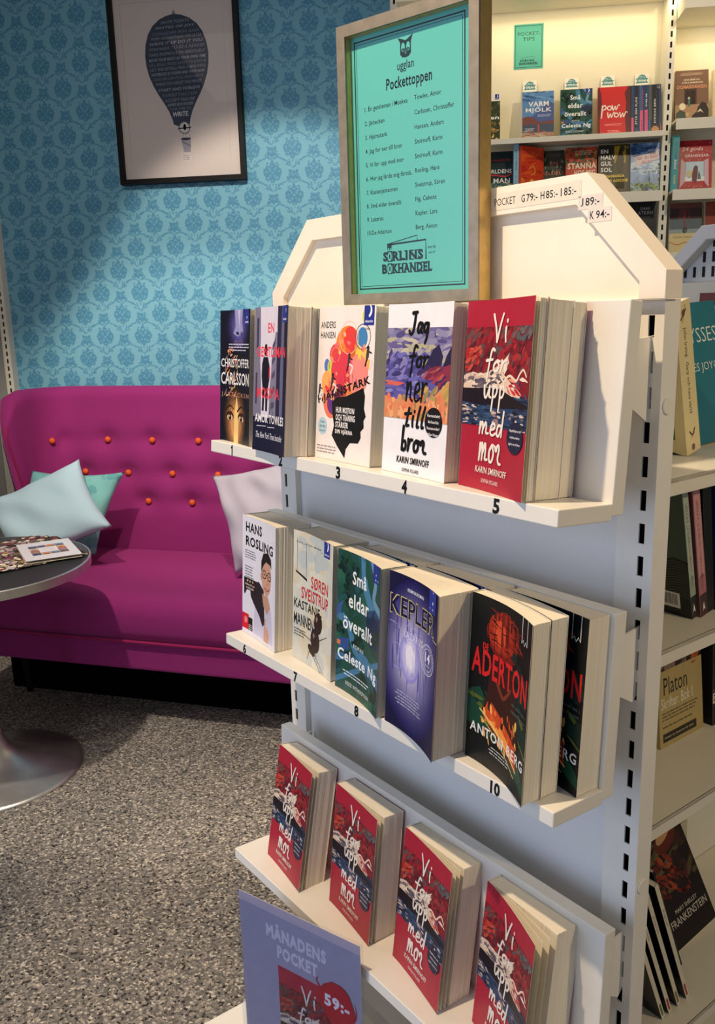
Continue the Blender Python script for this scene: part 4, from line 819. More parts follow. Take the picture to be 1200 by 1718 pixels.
for i, (x, y) in enumerate(path):
    p, q = path[max(i - 1, 0)], path[min(i + 1, len(path) - 1)]; d = Vector((q[0] - p[0], q[1] - p[1])).normalized(); nrm = Vector((-d.y, d.x))   # outward (to the back)
    e = min(acc[i], acc[-1] - acc[i]); th = .085 * min(1, .35 + (e / .05)) if e < .05 else .085
    zt = 1.198 - (.13 * (1 - math.sqrt(max(0, 1 - ((.13 - e) / .13) ** 2))) if e < .13 else 0)
    r_ = th / 2; ring = []
    for k in range(48):
        z = .42 + (zt - r_ - .42) * k / 47; bul = .012 * sin(PI * min(1, max(0, (z - .5) / .6))); off = dimple(x, z) - bul if .03 < x < SW - .03 else 0
        ring.append((x + nrm.x * off, y + lean(z) + nrm.y * off + taper(e, z), z))
    for k in range(1, 8):
        an = PI - PI * k / 8; o2 = r_ + r_ * cos(an); z = zt - r_ + r_ * sin(an); ring.append((x + nrm.x * o2, y + lean(z) + nrm.y * o2 + taper(e, z), z))
    for k in range(6): z = (zt - r_) + (.30 - zt + r_) * k / 5; ring.append((x + nrm.x * th, y + lean(z) + nrm.y * th + taper(e, z), z))
    ring.append((x, y + taper(e, .3), .30)); rings.append([bm.verts.new(v) for v in ring])
for A_, B_ in zip(rings, rings[1:]):
    n = len(A_)
    for k in range(n): bm.faces.new((A_[k], A_[(k + 1) % n], B_[(k + 1) % n], B_[k]))
bm.faces.new(rings[0]); bm.faces.new(rings[-1][::-1]); bmesh.ops.recalc_face_normals(bm, faces=bm.faces)
obj('backrest', bm, sofa, M_sofa, smooth=True)
def tube(bm, pts, r, seg=8, mi=0):
    P = [Vector(p) for p in pts]; rr = []
    for i, p in enumerate(P):
        d = (P[min(i + 1, len(P) - 1)] - P[max(i - 1, 0)]).normalized(); u_ = d.cross(Vector((0, 0, 1)));
        if u_.length < .1: u_ = d.cross(Vector((0, 1, 0)))
        u_.normalize(); v_ = d.cross(u_); rr.append([bm.verts.new(p + (u_ * cos(2 * PI * k / seg) + v_ * sin(2 * PI * k / seg)) * r) for k in range(seg)])
    for A_, B_ in zip(rr, rr[1:]):
        for k in range(seg): bm.faces.new((A_[k], A_[(k + 1) % seg], B_[(k + 1) % seg], B_[k])).material_index = mi
    bm.faces.new(rr[0][::-1]); bm.faces.new(rr[-1])
bm = bmesh.new()
for wing in (path[:1],):
    x, y = wing[0]; tube(bm, [(x - .002, y - .004 + lean(z) + taper(0, z), z) for z in [.36 + .70 * k / 16 for k in range(17)]], .0055)
obj('wing_piping', bm, sofa, M_piping, smooth=True)
bm = bmesh.new(); nx, ny = 60, 24; vs = []
prof = [(.012, .345), (.004, .385), (.0, .435), (.006, .462), (.022, .484), (.05, .497)] + [(.05 + .60 * k / 18, .497 + .010 * sin(PI * k / 18)) for k in range(1, 19)]
for i in range(nx + 1):
    x = SW * i / nx; sg = .004 * sin(PI * i / nx); vs.append([bm.verts.new((x, y - (sg if k < 5 else 0), z + sg * 2 * (k > 3))) for k, (y, z) in enumerate(prof)] + [bm.verts.new((x, .66, .345))])
for A_, B_ in zip(vs, vs[1:]):
    for k in range(len(A_)): bm.faces.new((A_[k], B_[k], B_[(k + 1) % len(A_)], A_[(k + 1) % len(A_)]))
bm.faces.new(vs[0]); bm.faces.new(vs[-1][::-1]); bmesh.ops.recalc_face_normals(bm, faces=bm.faces); obj('seat', bm, sofa, M_sofa, smooth=True)
bm = bmesh.new(); box(bm, .0, SW, .014, .70, .23, .342); bevel(bm, .012, 3); obj('seat_rail', bm, sofa, M_sofa)
bm = bmesh.new(); tube(bm, [(SW * k / 30, .006 - .004 * sin(PI * k / 30), .344) for k in range(31)], .006); obj('seat_piping', bm, sofa, M_piping, smooth=True)
bm = bmesh.new(); box(bm, -.02, SW + .02, .24, .68, .0, .229); obj('under_sofa_shade', bm, sofa, M_undershade)  # added black block, keeps the space under the seat in shadow
for x, y in ((.08, .21), (SW - .08, .21), (.08, .72), (SW - .08, .72)):
    bm = bmesh.new(); lathe(bm, [(.013, 0), (.022, .229)], 14); o = obj('leg', bm, sofa, M_black, loc=(x, y, 0))
bm = bmesh.new(); lathe(bm, [(.0125, -.006), (.0135, -.002), (.0125, .003), (.008, .007), (.002, .009)], 16)
me = bpy.data.meshes.new('button'); bm.to_mesh(me); bm.free(); me.materials.append(M_orange)
for p in me.polygons: p.use_smooth = True
for zr, bs in rows:
    for b_ in bs:
        if b_ > 1.62: continue
        o = bpy.data.objects.new('button', me); COL.objects.link(o); o.parent = sofa
        o.location = (b_, .63 + lean(zr) + .006 - (.065 if b_ < .05 else 0), zr); o.rotation_euler = (PI / 2, 0, 0)

def cushion(name, label, C, ex, ey, m, th=.075, group=None, seed=1):
    """pillow: C centre, ex / ey half-edge vectors"""
    C, ex, ey = Vector(C), Vector(ex), Vector(ey); n3 = ex.cross(ey).normalized()
    bm = bmesh.new(); N = 36; rnd = random.Random(seed); gr = {}
    wr = [(rnd.uniform(-1, 1), rnd.uniform(-1, 1), rnd.uniform(3, 7), rnd.uniform(0, 6)) for _ in range(5)]
    for s_ in (1, -1):
        for i in range(N + 1):
            for j in range(N + 1):
                a_, b_ = 2 * i / N - 1, 2 * j / N - 1
                if s_ == -1 and (i in (0, N) or j in (0, N)): gr[s_, i, j] = gr[1, i, j]; continue
                h_ = ((1 - a_ ** 2) * (1 - b_ ** 2)) ** .42 * th * (1 + .12 * a_ * b_)
                h_ += .004 * sum(sin(f_ * (a_ * p_ + b_ * q_) * 2 + c_) for p_, q_, f_, c_ in wr) * min(1, h_ / .03)
                pa = a_ * (1 - .10 * (1 - b_ * b_) * abs(a_)); pb = b_ * (1 - .10 * (1 - a_ * a_) * abs(b_))
                gr[s_, i, j] = bm.verts.new(ex * pa + ey * pb + n3 * h_ * s_)
        for i in range(N):
            for j in range(N):
                q = (gr[s_, i, j], gr[s_, i + 1, j], gr[s_, i + 1, j + 1], gr[s_, i, j + 1]); bm.faces.new(q if s_ == 1 else q[::-1])
    o = obj(name, bm, None, m, loc=C, smooth=True); return tag(o, label, 'cushion', group)
cushion('cushion', 'plain pale blue-green cushion leaning on the left end of the magenta sofa', (-1.665, 3.125, .735), (.185, .05, .08), (-.09, .075, .12), M_cush_blue, .065, seed=2)
cushion('cushion', 'teal patterned cushion half hidden behind the plain pale cushion', (-1.67, 3.27, .71), (.21, -.02, 0), (.05, .06, .16), cushion_teal(), .05, seed=3)
cushion('cushion', 'pale lilac grey cushion at the middle of the sofa behind the paperback display', (-.755, 3.08, .75), (.19, -.02, .045), (-.06, .09, .17), M_cush_grey, .065, seed=4)

# ------------------------------------------------------------------ round table
t = thing('round_table', 'round black-topped pedestal table with aluminium rim in front of the sofa', 'table', Matrix.Translation((-1.60, 2.47, 0)))
bm = bmesh.new(); lathe(bm, [(.355, .687), (.355, .7148)], 96); obj('tabletop', bm, t, M_tabletop, loc=(0, .03, 0))
bm = bmesh.new(); lathe(bm, [(.10, .675), (.34, .680), (.361, .686), (.362, .7135), (.3585, .7155), (.3555, .7155), (.3555, .70), (.10, .70)], 96); obj('rim', bm, t, M_chrome, loc=(0, .03, 0), smooth=False)
bm = bmesh.new(); lathe(bm, [(.285, 0), (.2855, .004), (.27, .009), (.20, .022), (.13, .040), (.085, .062), (.055, .090), (.036, .130), (.030, .155)], 72); obj('base', bm, t, M_chrome, smooth=True)
bm = bmesh.new(); lathe(bm, [(.029, .155), (.026, .30), (.024, .50), (.030, .60), (.06, .676)], 40); obj('pedestal', bm, t, M_chrome, smooth=True)
C_ = Vector((-1.264, 2.620)); e1 = Vector((-.707, .707)); e2 = Vector((-.66, -.75))
bm = bmesh.new(); nx = 30; g_ = {}
for i in range(nx + 1):
    for j in range(nx + 1):
        p = C_ + e1 * .40 * i / nx + e2 * .62 * j / nx; wv = .0035 * sin(i * .5 + j * .8) * math.exp(-min(i, j) * .6)
        g_[i, j] = (p.x, p.y, .7168 + .0015 + abs(wv) + (.004 if i == 0 and j == 0 else 0))
for i in range(nx):
    for j in range(nx):
        cc = [g_[i, j], g_[i + 1, j], g_[i + 1, j + 1], g_[i, j + 1]]
        if all(math.dist(c[:2], (-1.60, 2.50)) < .372 for c in cc): bm.faces.new([bm.verts.new(c) for c in cc])
bmesh.ops.remove_doubles(bm, verts=bm.verts, dist=1e-5)
r = bmesh.ops.extrude_face_region(bm, geom=bm.faces[:]); bmesh.ops.translate(bm, verts=[v for v in r['geom'] if isinstance(v, bmesh.types.BMVert)], vec=(0, 0, -.0014))
tag(obj('table_runner', bm, None, cloth_mat()), 'multicoloured floral cloth spread over the round table', 'tablecloth')
a = Art(174, 264, (232, 230, 238)); ph = [(60, 92, 130), (170, 110, 90), (230, 190, 160), (70, 110, 140), (216, 140, 70), (110, 90, 120), (120, 130, 150), (206, 120, 60), (60, 80, 90), (190, 60, 60), (230, 160, 90), (90, 110, 150)]
a.layer(); k = 0
for i in range(4):
    for j in range(4):
        if 0 < i < 3 and 0 < j < 3: continue
        a.rect(30 + i * 29, 64 + j * 36, 58 + i * 29, 99 + j * 36, ph[k % 12]); k += 1
        a.poly([(30 + i * 29, 64 + j * 36), (58 + i * 29, 64 + j * 36), (58 + i * 29, 74 + j * 36), (40 + i * 29, 84 + j * 36)], ph[(k * 5) % 12])
a.layer(); a.rect(60, 98, 116, 172, (240, 238, 244)); a.text('SOMMAR', 66, 146, 110, 154, (150, 140, 130)); a.text('VYKORT', 68, 130, 108, 138, (150, 140, 130)); a.text('I PAPPER', 68, 112, 108, 120, (200, 150, 100))
ML = Matrix.Translation((-1.412, 2.484, .7225)) @ Matrix.Rotation(math.radians(35.4), 4, 'Z')
t = thing('leaflet', 'folded white leaflet with a grid of small photos on the patterned table cloth', 'leaflet', ML)
inked('front_leaf', a, t, lambda x, y, k: Vector((x, y, .0085 - .020 * y + k)), M_glossprint)
bm = bmesh.new(); box(bm, 0, .174, 0, .264, -.0012, -.0004); obj('back_leaf', bm, t, M_leaf)

# ------------------------------------------------------------------ the display stand
ST = thing('display_stand', 'white steel end-of-aisle display stand carrying numbered shelves of paperbacks', 'display stand', G(0, 0, -.023))
ZB = .023  # local z offset so that its foot is on the floor
def SB(x0, x1, y0, y1, z0, z1): return (x0, x1, y0, y1, z0 + ZB, z1 + ZB)
for x0, x1, sx in ((-.395, -.352, -.3655), (-1.032, -.990, -1.0178)):
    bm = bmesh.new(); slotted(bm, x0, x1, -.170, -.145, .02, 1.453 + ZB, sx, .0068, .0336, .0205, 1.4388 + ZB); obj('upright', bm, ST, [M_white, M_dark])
bm = bmesh.new(); box(bm, -.990, -.395, -.160, -.148, .10, 1.450 + ZB); obj('back_panel', bm, ST, M_panel)
bm = bmesh.new(); box(bm, -1.04, -.345, -.44, -.146, 0, .09); bevel(bm, .004); obj('base_plinth', bm, ST, M_white)
for z in (1.405, 1.045, .735):
    pass
for z, y in ((1.3535, -.158), (.830, -.158)):
    bm = bmesh.new(); cyl(bm, (-.352, y, z + ZB), .0085, .0016, 0, 20); bevel(bm, .0006, 1); obj('button_cap', bm, ST, M_caps)
outer = [(-1.016, 1.4535), (-1.016, 1.482), (-.917, 1.577), (-.438, 1.5745), (-.346, 1.479), (-.346, 1.4535)]
inner = [(-.374, 1.4545), (-.374, 1.470), (-.450, 1.546), (-.906, 1.549), (-.987, 1.474), (-.987, 1.4545)]
sh = lambda P: [(x, z + ZB) for x, z in P]
bm = bmesh.new(); O_ = sh(outer); I_ = sh(inner[::-1])
LO = [[bm.verts.new((x, y, z)) for x, z in O_] for y in (-.180, -.153)]; LI = [[bm.verts.new((x, y, z)) for x, z in I_] for y in (-.180, -.1715)]
for i in range(6):
    j = (i + 1) % 6; bm.faces.new((LO[0][i], LO[0][j], LI[0][j], LI[0][i])); bm.faces.new((LI[0][i], LI[0][j], LI[1][j], LI[1][i])); bm.faces.new((LO[1][i], LO[1][j], LO[0][j], LO[0][i]))
bm.faces.new(LI[1]); bm.faces.new(LO[1][::-1]); bmesh.ops.recalc_face_normals(bm, faces=bm.faces)
bevel(bm, .0026, 3, 20)
obj('header', bm, ST, M_plastic)
# price stickers on the header rim
def sticker(parent, name, w, h, base, texts, u, v, z, rot, label, mm=M_ink):
    a = Art(w, h, base)
    for tx in texts: a.text(tx[0], *tx[1:5], (22, 22, 24), tx[5] if len(tx) > 5 else .0)
    R_ = Matrix.Translation((u, v, z + ZB)) @ Matrix.Rotation(rot, 4, 'Y')
    o = inked(name, a, parent, lambda x, y, k: R_ @ Vector((x, -.0003 - k, y)), mm)
    if label: o['label'] = label
    return o
sticker(ST, 'price_sticker', 122, 17, (228, 218, 202), [('POCKET', 7, 4.5, 37, 12), ('G', 45, 4.5, 50, 12, .01), ('79:-', 52, 4.5, 67, 12, .01), ('H', 71, 4.5, 76, 12, .01), ('85:-', 78, 4.5, 93, 12, .01), ('I', 97, 4.5, 98.2, 12, .01), ('85:-', 101, 4.5, 116, 12, .01)], -.566, -.180, 1.5515, 0, 'long paper price strip reading POCKET G 79 H 85 I 85')
sticker(ST, 'price_sticker', 29, 13, (222, 214, 206), [('J', 3, 3, 6, 10.5, .01), ('89:-', 8.5, 3, 25, 10.5, .01)], -.447, -.180, 1.5405, 0.0, 'small price sticker reading J 89')
sticker(ST, 'price_sticker', 28, 13, (222, 214, 206), [('K', 3, 3, 7.5, 10.5, .01), ('94:-', 10, 3, 25.5, 10.5, .01)], -.4355, -.180, 1.5275, 0.0, 'small price sticker reading K 94')

UL, UR = -.983, -.350
def tray(vf, zf, a_, d, h, nums, dep_front=0.0):
    t = bpy.data.objects.new('shelf_tray', None); COL.objects.link(t); t.parent = ST
    t.matrix_local = Matrix.Translation((UL, vf, zf + ZB)) @ Matrix.Rotation(-a_, 4, 'X')
    L_ = UR - UL; bm = bmesh.new()
    box(bm, 0, L_, 0, d + .001, -.0165, 0); bevel(bm, .0012, 2); obj('tray_shelf', bm, t, M_white)
    bm = bmesh.new(); box(bm, 0, L_, d, d + .018, -.012, h); bevel(bm, .0012, 2); obj('tray_back', bm, t, M_white)
    for x0 in (L_ - .0168, .0):
        bm = bmesh.new(); y0 = d + .017; rz = -.170 - vf
        prism(bm, [(y0, h * .80), (rz - .001, h * .85), (rz - .001, h * .44), (rz - .008, h * .40), (y0, h * .52)], x0, x0 + .0025, 0)
        for hz in (.74, .56): box(bm, x0, x0 + .0022, rz - .002, rz + .008, h * hz - .004, h * hz + .008)
        obj('bracket', bm, t, M_white)
    for s_, u_ in nums:
        w_ = 14 if len(s_) == 2 else (9 if s_ != '1' else 5); a = Art(w_, 14.6, (20, 20, 20)); a.text(s_, 0 if s_ != '1' else 1.8, 0, w_ * (.95 if s_ != '1' else .9), 14.6, (16, 16, 18), .04, 0, 1.0001); (s_[0] == '1') and a.stroke([(3.2 if s_ == '1' else 2.0, 13.2), (.2, 10.2)], 1.8, (16, 16, 18), sm=1)
        inked('number_decal', a, t, lambda x, y, k: Vector((u_ - UL - w_ * .0005 + x, -.0002 - k, y - .0157)), M_ink, backing=False)
    return t
T1 = (-.316, 1.277, .084, .076, .184); T2 = (-.312, .982, .057, .074, .183); T3 = (-.321, .619, .038, .091, .187)
tray(*T1, [('1', -.922), ('2', -.797), ('3', -.673), ('4', -.555), ('5', -.423)])
tray(*T2, [('6', -.927), ('7', -.792), ('8', -.657), ('10', -.425)])
tray(*T3, []); tray(-.46, .332, .02, .20, .12, [])

def on(T, u, v): return (u, v, T[1] - (v - T[0]) * math.tan(T[2]) + .0003)
def stack(T, u, v, lean, copies, yaw=0.0):
    """copies: list of (label, kwargs); each stands right behind the one before"""
    v0 = v
    for name, label, kw in copies:
        kw = dict(kw); du = kw.pop('du', 0); p = on(T, u + du, v0)
        book(name, G(*p, yaw, lean), label, **kw); v0 += kw['T'] + .0006
AR, AW, AF, AS_, AB = art_red(), art_white_hand(), art_face(), art_street(), art_brain()
AM, AC, AE, AG, AI = art_man(), art_chestnut(), art_aerial(), art_glow(), art_fire()
stack(T1, -.988, -.299, .076, [('paperback', 'dark blue paperback with two half faces and white author lettering, above shelf number 1', dict(w=105, T=.050, bf=.013, front=AF, cover=(18, 18, 40)))])
stack(T1, -.857, -.3225, .09, [
    ('paperback', 'paperback with a man in a hat in a street, front copy above shelf number 2', dict(w=99, T=.030, bf=.014, bb=.010, front=AS_, cover=(22, 24, 52))),
    ('paperback', 'second copy, directly behind the street-scene paperback above shelf number 2, mostly page edges', dict(w=98, T=.023, bf=.009, bb=.004, du=-.0005, front=AS_, cover=(22, 24, 52))),
    ('paperback', 'rearmost copy against the shelf back behind the street-scene paperback', dict(w=97, T=.021, bf=.003, du=-.0005, front=AS_, cover=(22, 24, 52)))])
stack(T1, -.755, -.2925, .088, [
    ('paperback', 'white paperback with a black head bursting into coloured bubbles, above shelf number 3', dict(T=.021, bf=.002, front=AB)),
    ('paperback', 'copy right behind the coloured-bubbles paperback above shelf number 3', dict(T=.023, front=AB))])
stack(T1, -.6235, -.292, .086, [
    ('paperback', 'white paperback with black brush title over a purple mountain painting, above shelf number 4', dict(T=.016, bf=.009, bb=.006, front=AW)),
    ('paperback', 'copy right behind the purple mountain paperback above shelf number 4', dict(T=.028, bf=.005, front=AW))])
stack(T1, -.501, -.291, .082, [
    ('paperback', 'red paperback with white brush title on the top shelf, above shelf number 5', dict(T=.010, bf=.030, bb=.023, pf=.0235, leafs=1, front=AR, cover=(182, 36, 62), pw=1.5)),
    ('paperback', 'thick middle copy behind the red paperback on the top shelf', dict(T=.020, bf=.021, bb=.006, du=-.0016, front=AR, cover=(182, 36, 62), pw=1.5)),
    ('paperback', 'rearmost copy behind the red paperback on the top shelf', dict(T=.014, bf=.005, du=-.0032, front=AR, cover=(182, 36, 62)))])
stack(T2, -.975, -.288, .068, [('paperback', 'white paperback showing a man in glasses with a jacket over his shoulder, above number 6', dict(w=109, T=.047, bf=.011, front=AM))])
stack(T2, -.843, -.284, .068, [('paperback', 'thick cream paperback with red lettering and a chestnut figure, above number 7', dict(w=110, T=.044, bf=.013, front=AC))])
stack(T2, -.7215, -.298, .072, [
    ('paperback', 'green and blue aerial-view paperback on the middle shelf, above number 8', dict(T=.029, bf=.022, bb=.012, front=AE, cover=(32, 76, 70))),
    ('paperback', 'copy behind the aerial-view paperback on the middle shelf', dict(T=.027, bf=.008, du=.013, front=AE, cover=(32, 76, 70)))])
stack(T2, -.603, -.312, .068, [
    ('paperback', 'thick dark blue paperback with a glowing white cloud of light, middle shelf', dict(T=.043, bf=.028, bb=.014, front=AG, cover=(20, 16, 58))),
    ('paperback', 'copy behind the glowing dark blue paperback on the middle shelf', dict(T=.027, bf=.010, du=.014, front=AG, cover=(20, 16, 58)))])
stack(T2, -.486, -.296, .064, [
    ('paperback', 'black paperback with red lettering and a fiery street, front copy above number 10', dict(T=.016, bf=.035, bb=.025, front=AI, cover=(10, 14, 16))),
    ('paperback', 'middle copy between the two fiery black paperbacks above number 10, only pages visible', dict(T=.018, bf=.0245, bb=.018, front=AI, cover=(10, 14, 16))),
    ('paperback', 'rear copy of the fiery black paperback, sticking out to the right on the middle shelf', dict(T=.022, bf=.012, du=.019, front=AI, cover=(10, 14, 16)))])
for i, (u, v, bf, pf, lf, ln, lab) in enumerate([(-.937, -.288, .016, .004, 1, .182, 'leftmost red brush-title paperback of the four on the lower shelf'),
        (-.785, -.277, .016, .004, 1, .115, 'second red brush-title paperback from the left on the lower shelf'),
        (-.641, -.277, .024, .004, 2, .148, 'third red brush-title paperback from the left on the lower shelf'),
        (-.497, -.273, .046, .010, 2, .14, 'rightmost red brush-title paperback on the lower shelf, cover curling far open')]):
    stack(T3, u, v, ln, [('paperback', lab, dict(T=.030, bf=bf, pf=pf, leafs=lf, front=AR, cover=(182, 36, 62), pw=1.25, group='red paperbacks lined up on the lower shelf'))])

# ------------------------------------------------------------------ framed top list on the stand
a = Art(176, 288, (88, 178, 170)); K = (22, 34, 36)
a.layer()
for o_, w_ in ((6, 1.6), (9.5, .6)):
    a.rect(o_, o_, 176 - o_, o_ + w_, K); a.rect(o_, 288 - o_ - w_, 176 - o_, 288 - o_, K); a.rect(o_, o_, o_ + w_, 288 - o_, K); a.rect(176 - o_ - w_, o_, 176 - o_, 288 - o_, K)
def line(a, s, x, y, cap, col=K, nar=.90, bold=.012):
    tr, x0, y0, x1, y1 = text_tris(s, bold); H0 = text_tris('H', bold); k = cap / (H0[4] - H0[2])
    a.text(s, x, y + (y0 - H0[2]) * k, x + (x1 - x0) * k * nar, y + (y1 - H0[2]) * k, col, bold, layer=False)
a.layer()
L1 = ['1. En gentleman i Moskva', '2. Järtecken', '3. Hjärnstark', '4. Jag for ner till bror', '5. Vi for upp med mor', '6. Hur jag lärde mig förstå..', '7. Kastanjemannen', '8. Små eldar överallt', '9. Lazarus', '10.De Aderton']
L2 = ['Towles, Amor', 'Carlsson, Christoffer', 'Hansen, Anders', 'Smirnoff, Karin', 'Smirnoff, Karin', 'Rosling, Hans', 'Sveistrup, Sören', 'Ng, Celeste', 'Kepler, Lars', 'Berg, Anton']
for i in range(10):
    y = 288 * (1 - .286 - .0528 * i); line(a, L1[i], 21, y, 5.0); line(a, L2[i], 98, y + 1, 5.0)
a.text('Pockettoppen', 56, 219, 124, 235, (12, 18, 20), .02); a.text('ugglan', 73, 238, 98, 250, (30, 50, 54), .012)
ow = (30, 48, 54); a.layer(); a.poly([(78, 268), (74.5, 273.5), (82, 271), (86, 269.5), (90, 271), (97, 274.5), (94, 267), (94, 256), (91, 253), (86, 252), (81, 253), (78, 256)], ow); a.layer()
for dx in (-3.7, 3.7): a.ell(86 + dx, 263, 2.7, 4.6, (88, 178, 170)); a.ell(86, 257.6, 1.2, 2.2, (88, 178, 170))
a.layer()
for dx in (-3.4, 3.4): a.ell(86 + dx, 260.6, 1.8, 1.4, ow); a.ell(86 + dx, 260.6, .8, .6, (88, 178, 170))
a.layer(); a.poly([(53, 57), (53, 50), (60, 50), (60, 57)], ow); a.stroke([(53, 56.5), (100, 63.5), (100, 58)], .9, ow, sm=1); a.stroke([(60, 56), (113, 57.8), (113, 37)], 1.9, ow, sm=1)
a.text('S', 46, 37, 53.4, 48, ow, .05); a.text('RLINS', 61, 37, 109, 48, ow, .05); a.text('B', 44, 23, 52.4, 34, ow, .05); a.text('KHANDEL', 61, 23, 122, 34, ow, .05)
for yy in (37, 23): a.layer(); a.rect(53, yy - .5, 60.4, yy + 11.6, ow); a.layer(); a.ell(56.7, yy + 5.4, 3.3, 5.2, (88, 178, 170)); a.layer(); a.ell(56.7, yy + 5.4, 1.2, 3, ow)
a.layer(); a.ell(55, 51, 1.1, 1.1, (88, 178, 170)); a.ell(58.6, 51, 1.1, 1.1, (88, 178, 170))
# slab serifs of the shop lettering
for (x0, yb, n_, st) in ((61, 37, 5, 9.8), (61, 23, 7, 8.9)):
    for i in range(n_):
        for yy in (yb, yb + 9.8): a.rect(x0 + i * st - .6, yy, x0 + i * st + 4.2, yy + 1.2, ow)
a.text('lever här', 116, 48, 128, 51.5, (60, 110, 110), 0, .3); a.text('sedan 1927', 117, 42.5, 127, 45, (60, 110, 110), 0, .3)
FS = thing('sign_frame', 'framed turquoise top ten list in gold and silver frame above the paperback display', 'sign', G(-.752, -.2425, 1.4585, math.radians(11.2), 0))
w_, h_, d_ = .196, .311, .024; f_ = .0125
bm = bmesh.new()
for (x0, x1, z0, z1) in ((0, w_, 0, f_), (0, w_, h_ - f_, h_), (0, f_, f_, h_ - f_), (w_ - f_, w_, f_, h_ - f_)): box(bm, x0, x1, 0, .003, z0, z1)
obj('frame_face', bm, FS, M_frame_silver)
bm = bmesh.new()
for (x0, x1, z0, z1) in ((0, w_, 0, .002), (0, w_, h_ - .002, h_), (0, .002, .002, h_ - .002), (w_ - .002, w_, .002, h_ - .002)): box(bm, x0, x1, .003, d_, z0, z1)
g_ = f_ - .002
for (x0, x1, z0, z1) in ((g_, w_ - g_, g_, f_), (g_, w_ - g_, h_ - f_, h_ - g_), (g_, f_, f_, h_ - f_), (w_ - f_, w_ - g_, f_, h_ - f_)): box(bm, x0, x1, .003, .011, z0, z1)
box(bm, .002, w_ - .002, d_ - .004, d_ - .001, .002, h_ - .002)
obj('frame_side', bm, FS, M_frame_gold)
a.p = [([(1.5 + p[0] * .945, p[1]) for p in q], c, k) for q, c, k in a.p]
inked('poster', a, FS, lambda x, y, k: Vector((f_ - .0025 + x, .011 - k, f_ - .001 + y)), M_glossprint)

# ------------------------------------------------------------------ acrylic sign for the book of the month
a = Art(216, 298, (164, 158, 180)); c_ = (212, 208, 218)
a.text('MÅNADENS', 50, 248, 158, 273, c_, .05); a.text('POCKET', 69, 223, 142, 242, c_, .05)
AR.done(); n0 = a.k + 1
for q, c, k in AR.p: pass
a.layer(); a.rect(69, 30, 181, 212, (182, 36, 62)); kk = a.k + 1
for q, c, k in AR.p: a.p.append(([(69 + p[0], 30 + p[1]) for p in q], c, kk + k))
a.k = kk + AR.k; a.layer()
pts = [(174 + (31 + 2.5 * sin(i * 5.3)) * cos(i * .262), 198 + (31 + 2 * sin(i * 3.1)) * sin(i * .262)) for i in range(24)]; a.poly(pts, (190, 24, 44)); a.stroke([(146, 212), (140, 220), (143, 226)], 2.4, (190, 24, 44), .8); a.stroke([(200, 180), (207, 196), (205, 212)], 2, (190, 24, 44), .8)
a.text('59:-', 153, 190, 196, 208, (238, 232, 238), .05)
AS2 = thing('month_sign', 'acrylic stand sign with light lettering and a red 59 price blot at bottom', 'sign', G(-.842, -.396, .3325, math.radians(17.56), .0))
inked('poster', a, AS2, lambda x, y, k: Vector((.003 + x * .968, .0012 - k, .004 + y * 1.085)), M_ink)
M_acr = bpy.data.materials.new('clear_acrylic'); M_acr.use_nodes = True; nt = M_acr.node_tree; nt.nodes.clear()
o_ = nt.nodes.new('ShaderNodeOutputMaterial'); mx_ = nt.nodes.new('ShaderNodeMixShader'); tr_ = nt.nodes.new('ShaderNodeBsdfTransparent'); gl_ = nt.nodes.new('ShaderNodeBsdfGlossy'); fr_ = nt.nodes.new('ShaderNodeLayerWeight')
tr_.inputs[0].default_value = (.95, .96, .99, 1); fr_.inputs[0].default_value = .12; gl_.inputs['Roughness'].default_value = .08
nt.links.new(fr_.outputs['Fresnel'], mx_.inputs[0]); nt.links.new(tr_.outputs[0], mx_.inputs[1]); nt.links.new(gl_.outputs[0], mx_.inputs[2]); nt.links.new(mx_.outputs[0], o_.inputs[0])
bm = bmesh.new(); box(bm, 0, .215, -.0040, -.0020, .001, .329); box(bm, 0, .215, .0022, .0042, .001, .329); obj('acrylic_sleeve', bm, AS2, M_acr)
bm = bmesh.new(); box(bm, 0, .215, -.03, .03, .0, .0018); obj('foot', bm, AS2, M_acr)

# ------------------------------------------------------------------ side bay of the gondola (shelves facing right)
SD = thing('aisle_shelving', 'cream steel aisle shelving with books, joined to the right of the display stand', 'shelving', G(0, 0, -.023))
bm = bmesh.new(); box(bm, -.693, -.680, -.140, .86, .02, 1.43 + ZB); obj('divider', bm, SD, M_shelfw)
ZS = dict(A=1.2422, B=1.0204, C=.7715, D=.3857)
for k, z in ZS.items():
    bm = bmesh.new(); box(bm, -.679, -.460, -.138, .86, z - .006 + ZB, z + ZB); box(bm, -.463, -.460, -.138, .86, z - .0215 + ZB, z + ZB); bevel(bm, .001, 2); obj('shelf', bm, SD, M_shelfw)
bm = bmesh.new(); box(bm, -.679, -.45, -.138, .86, 0, .10); obj('base', bm, SD, M_shelfw)
bm = bmesh.new(); slotted(bm, -.70, -.66, .861, .90, .02, 1.43, -.68, .007, .0336, .02, 1.40); obj('upright', bm, SD, [M_shelfw, M_dark])

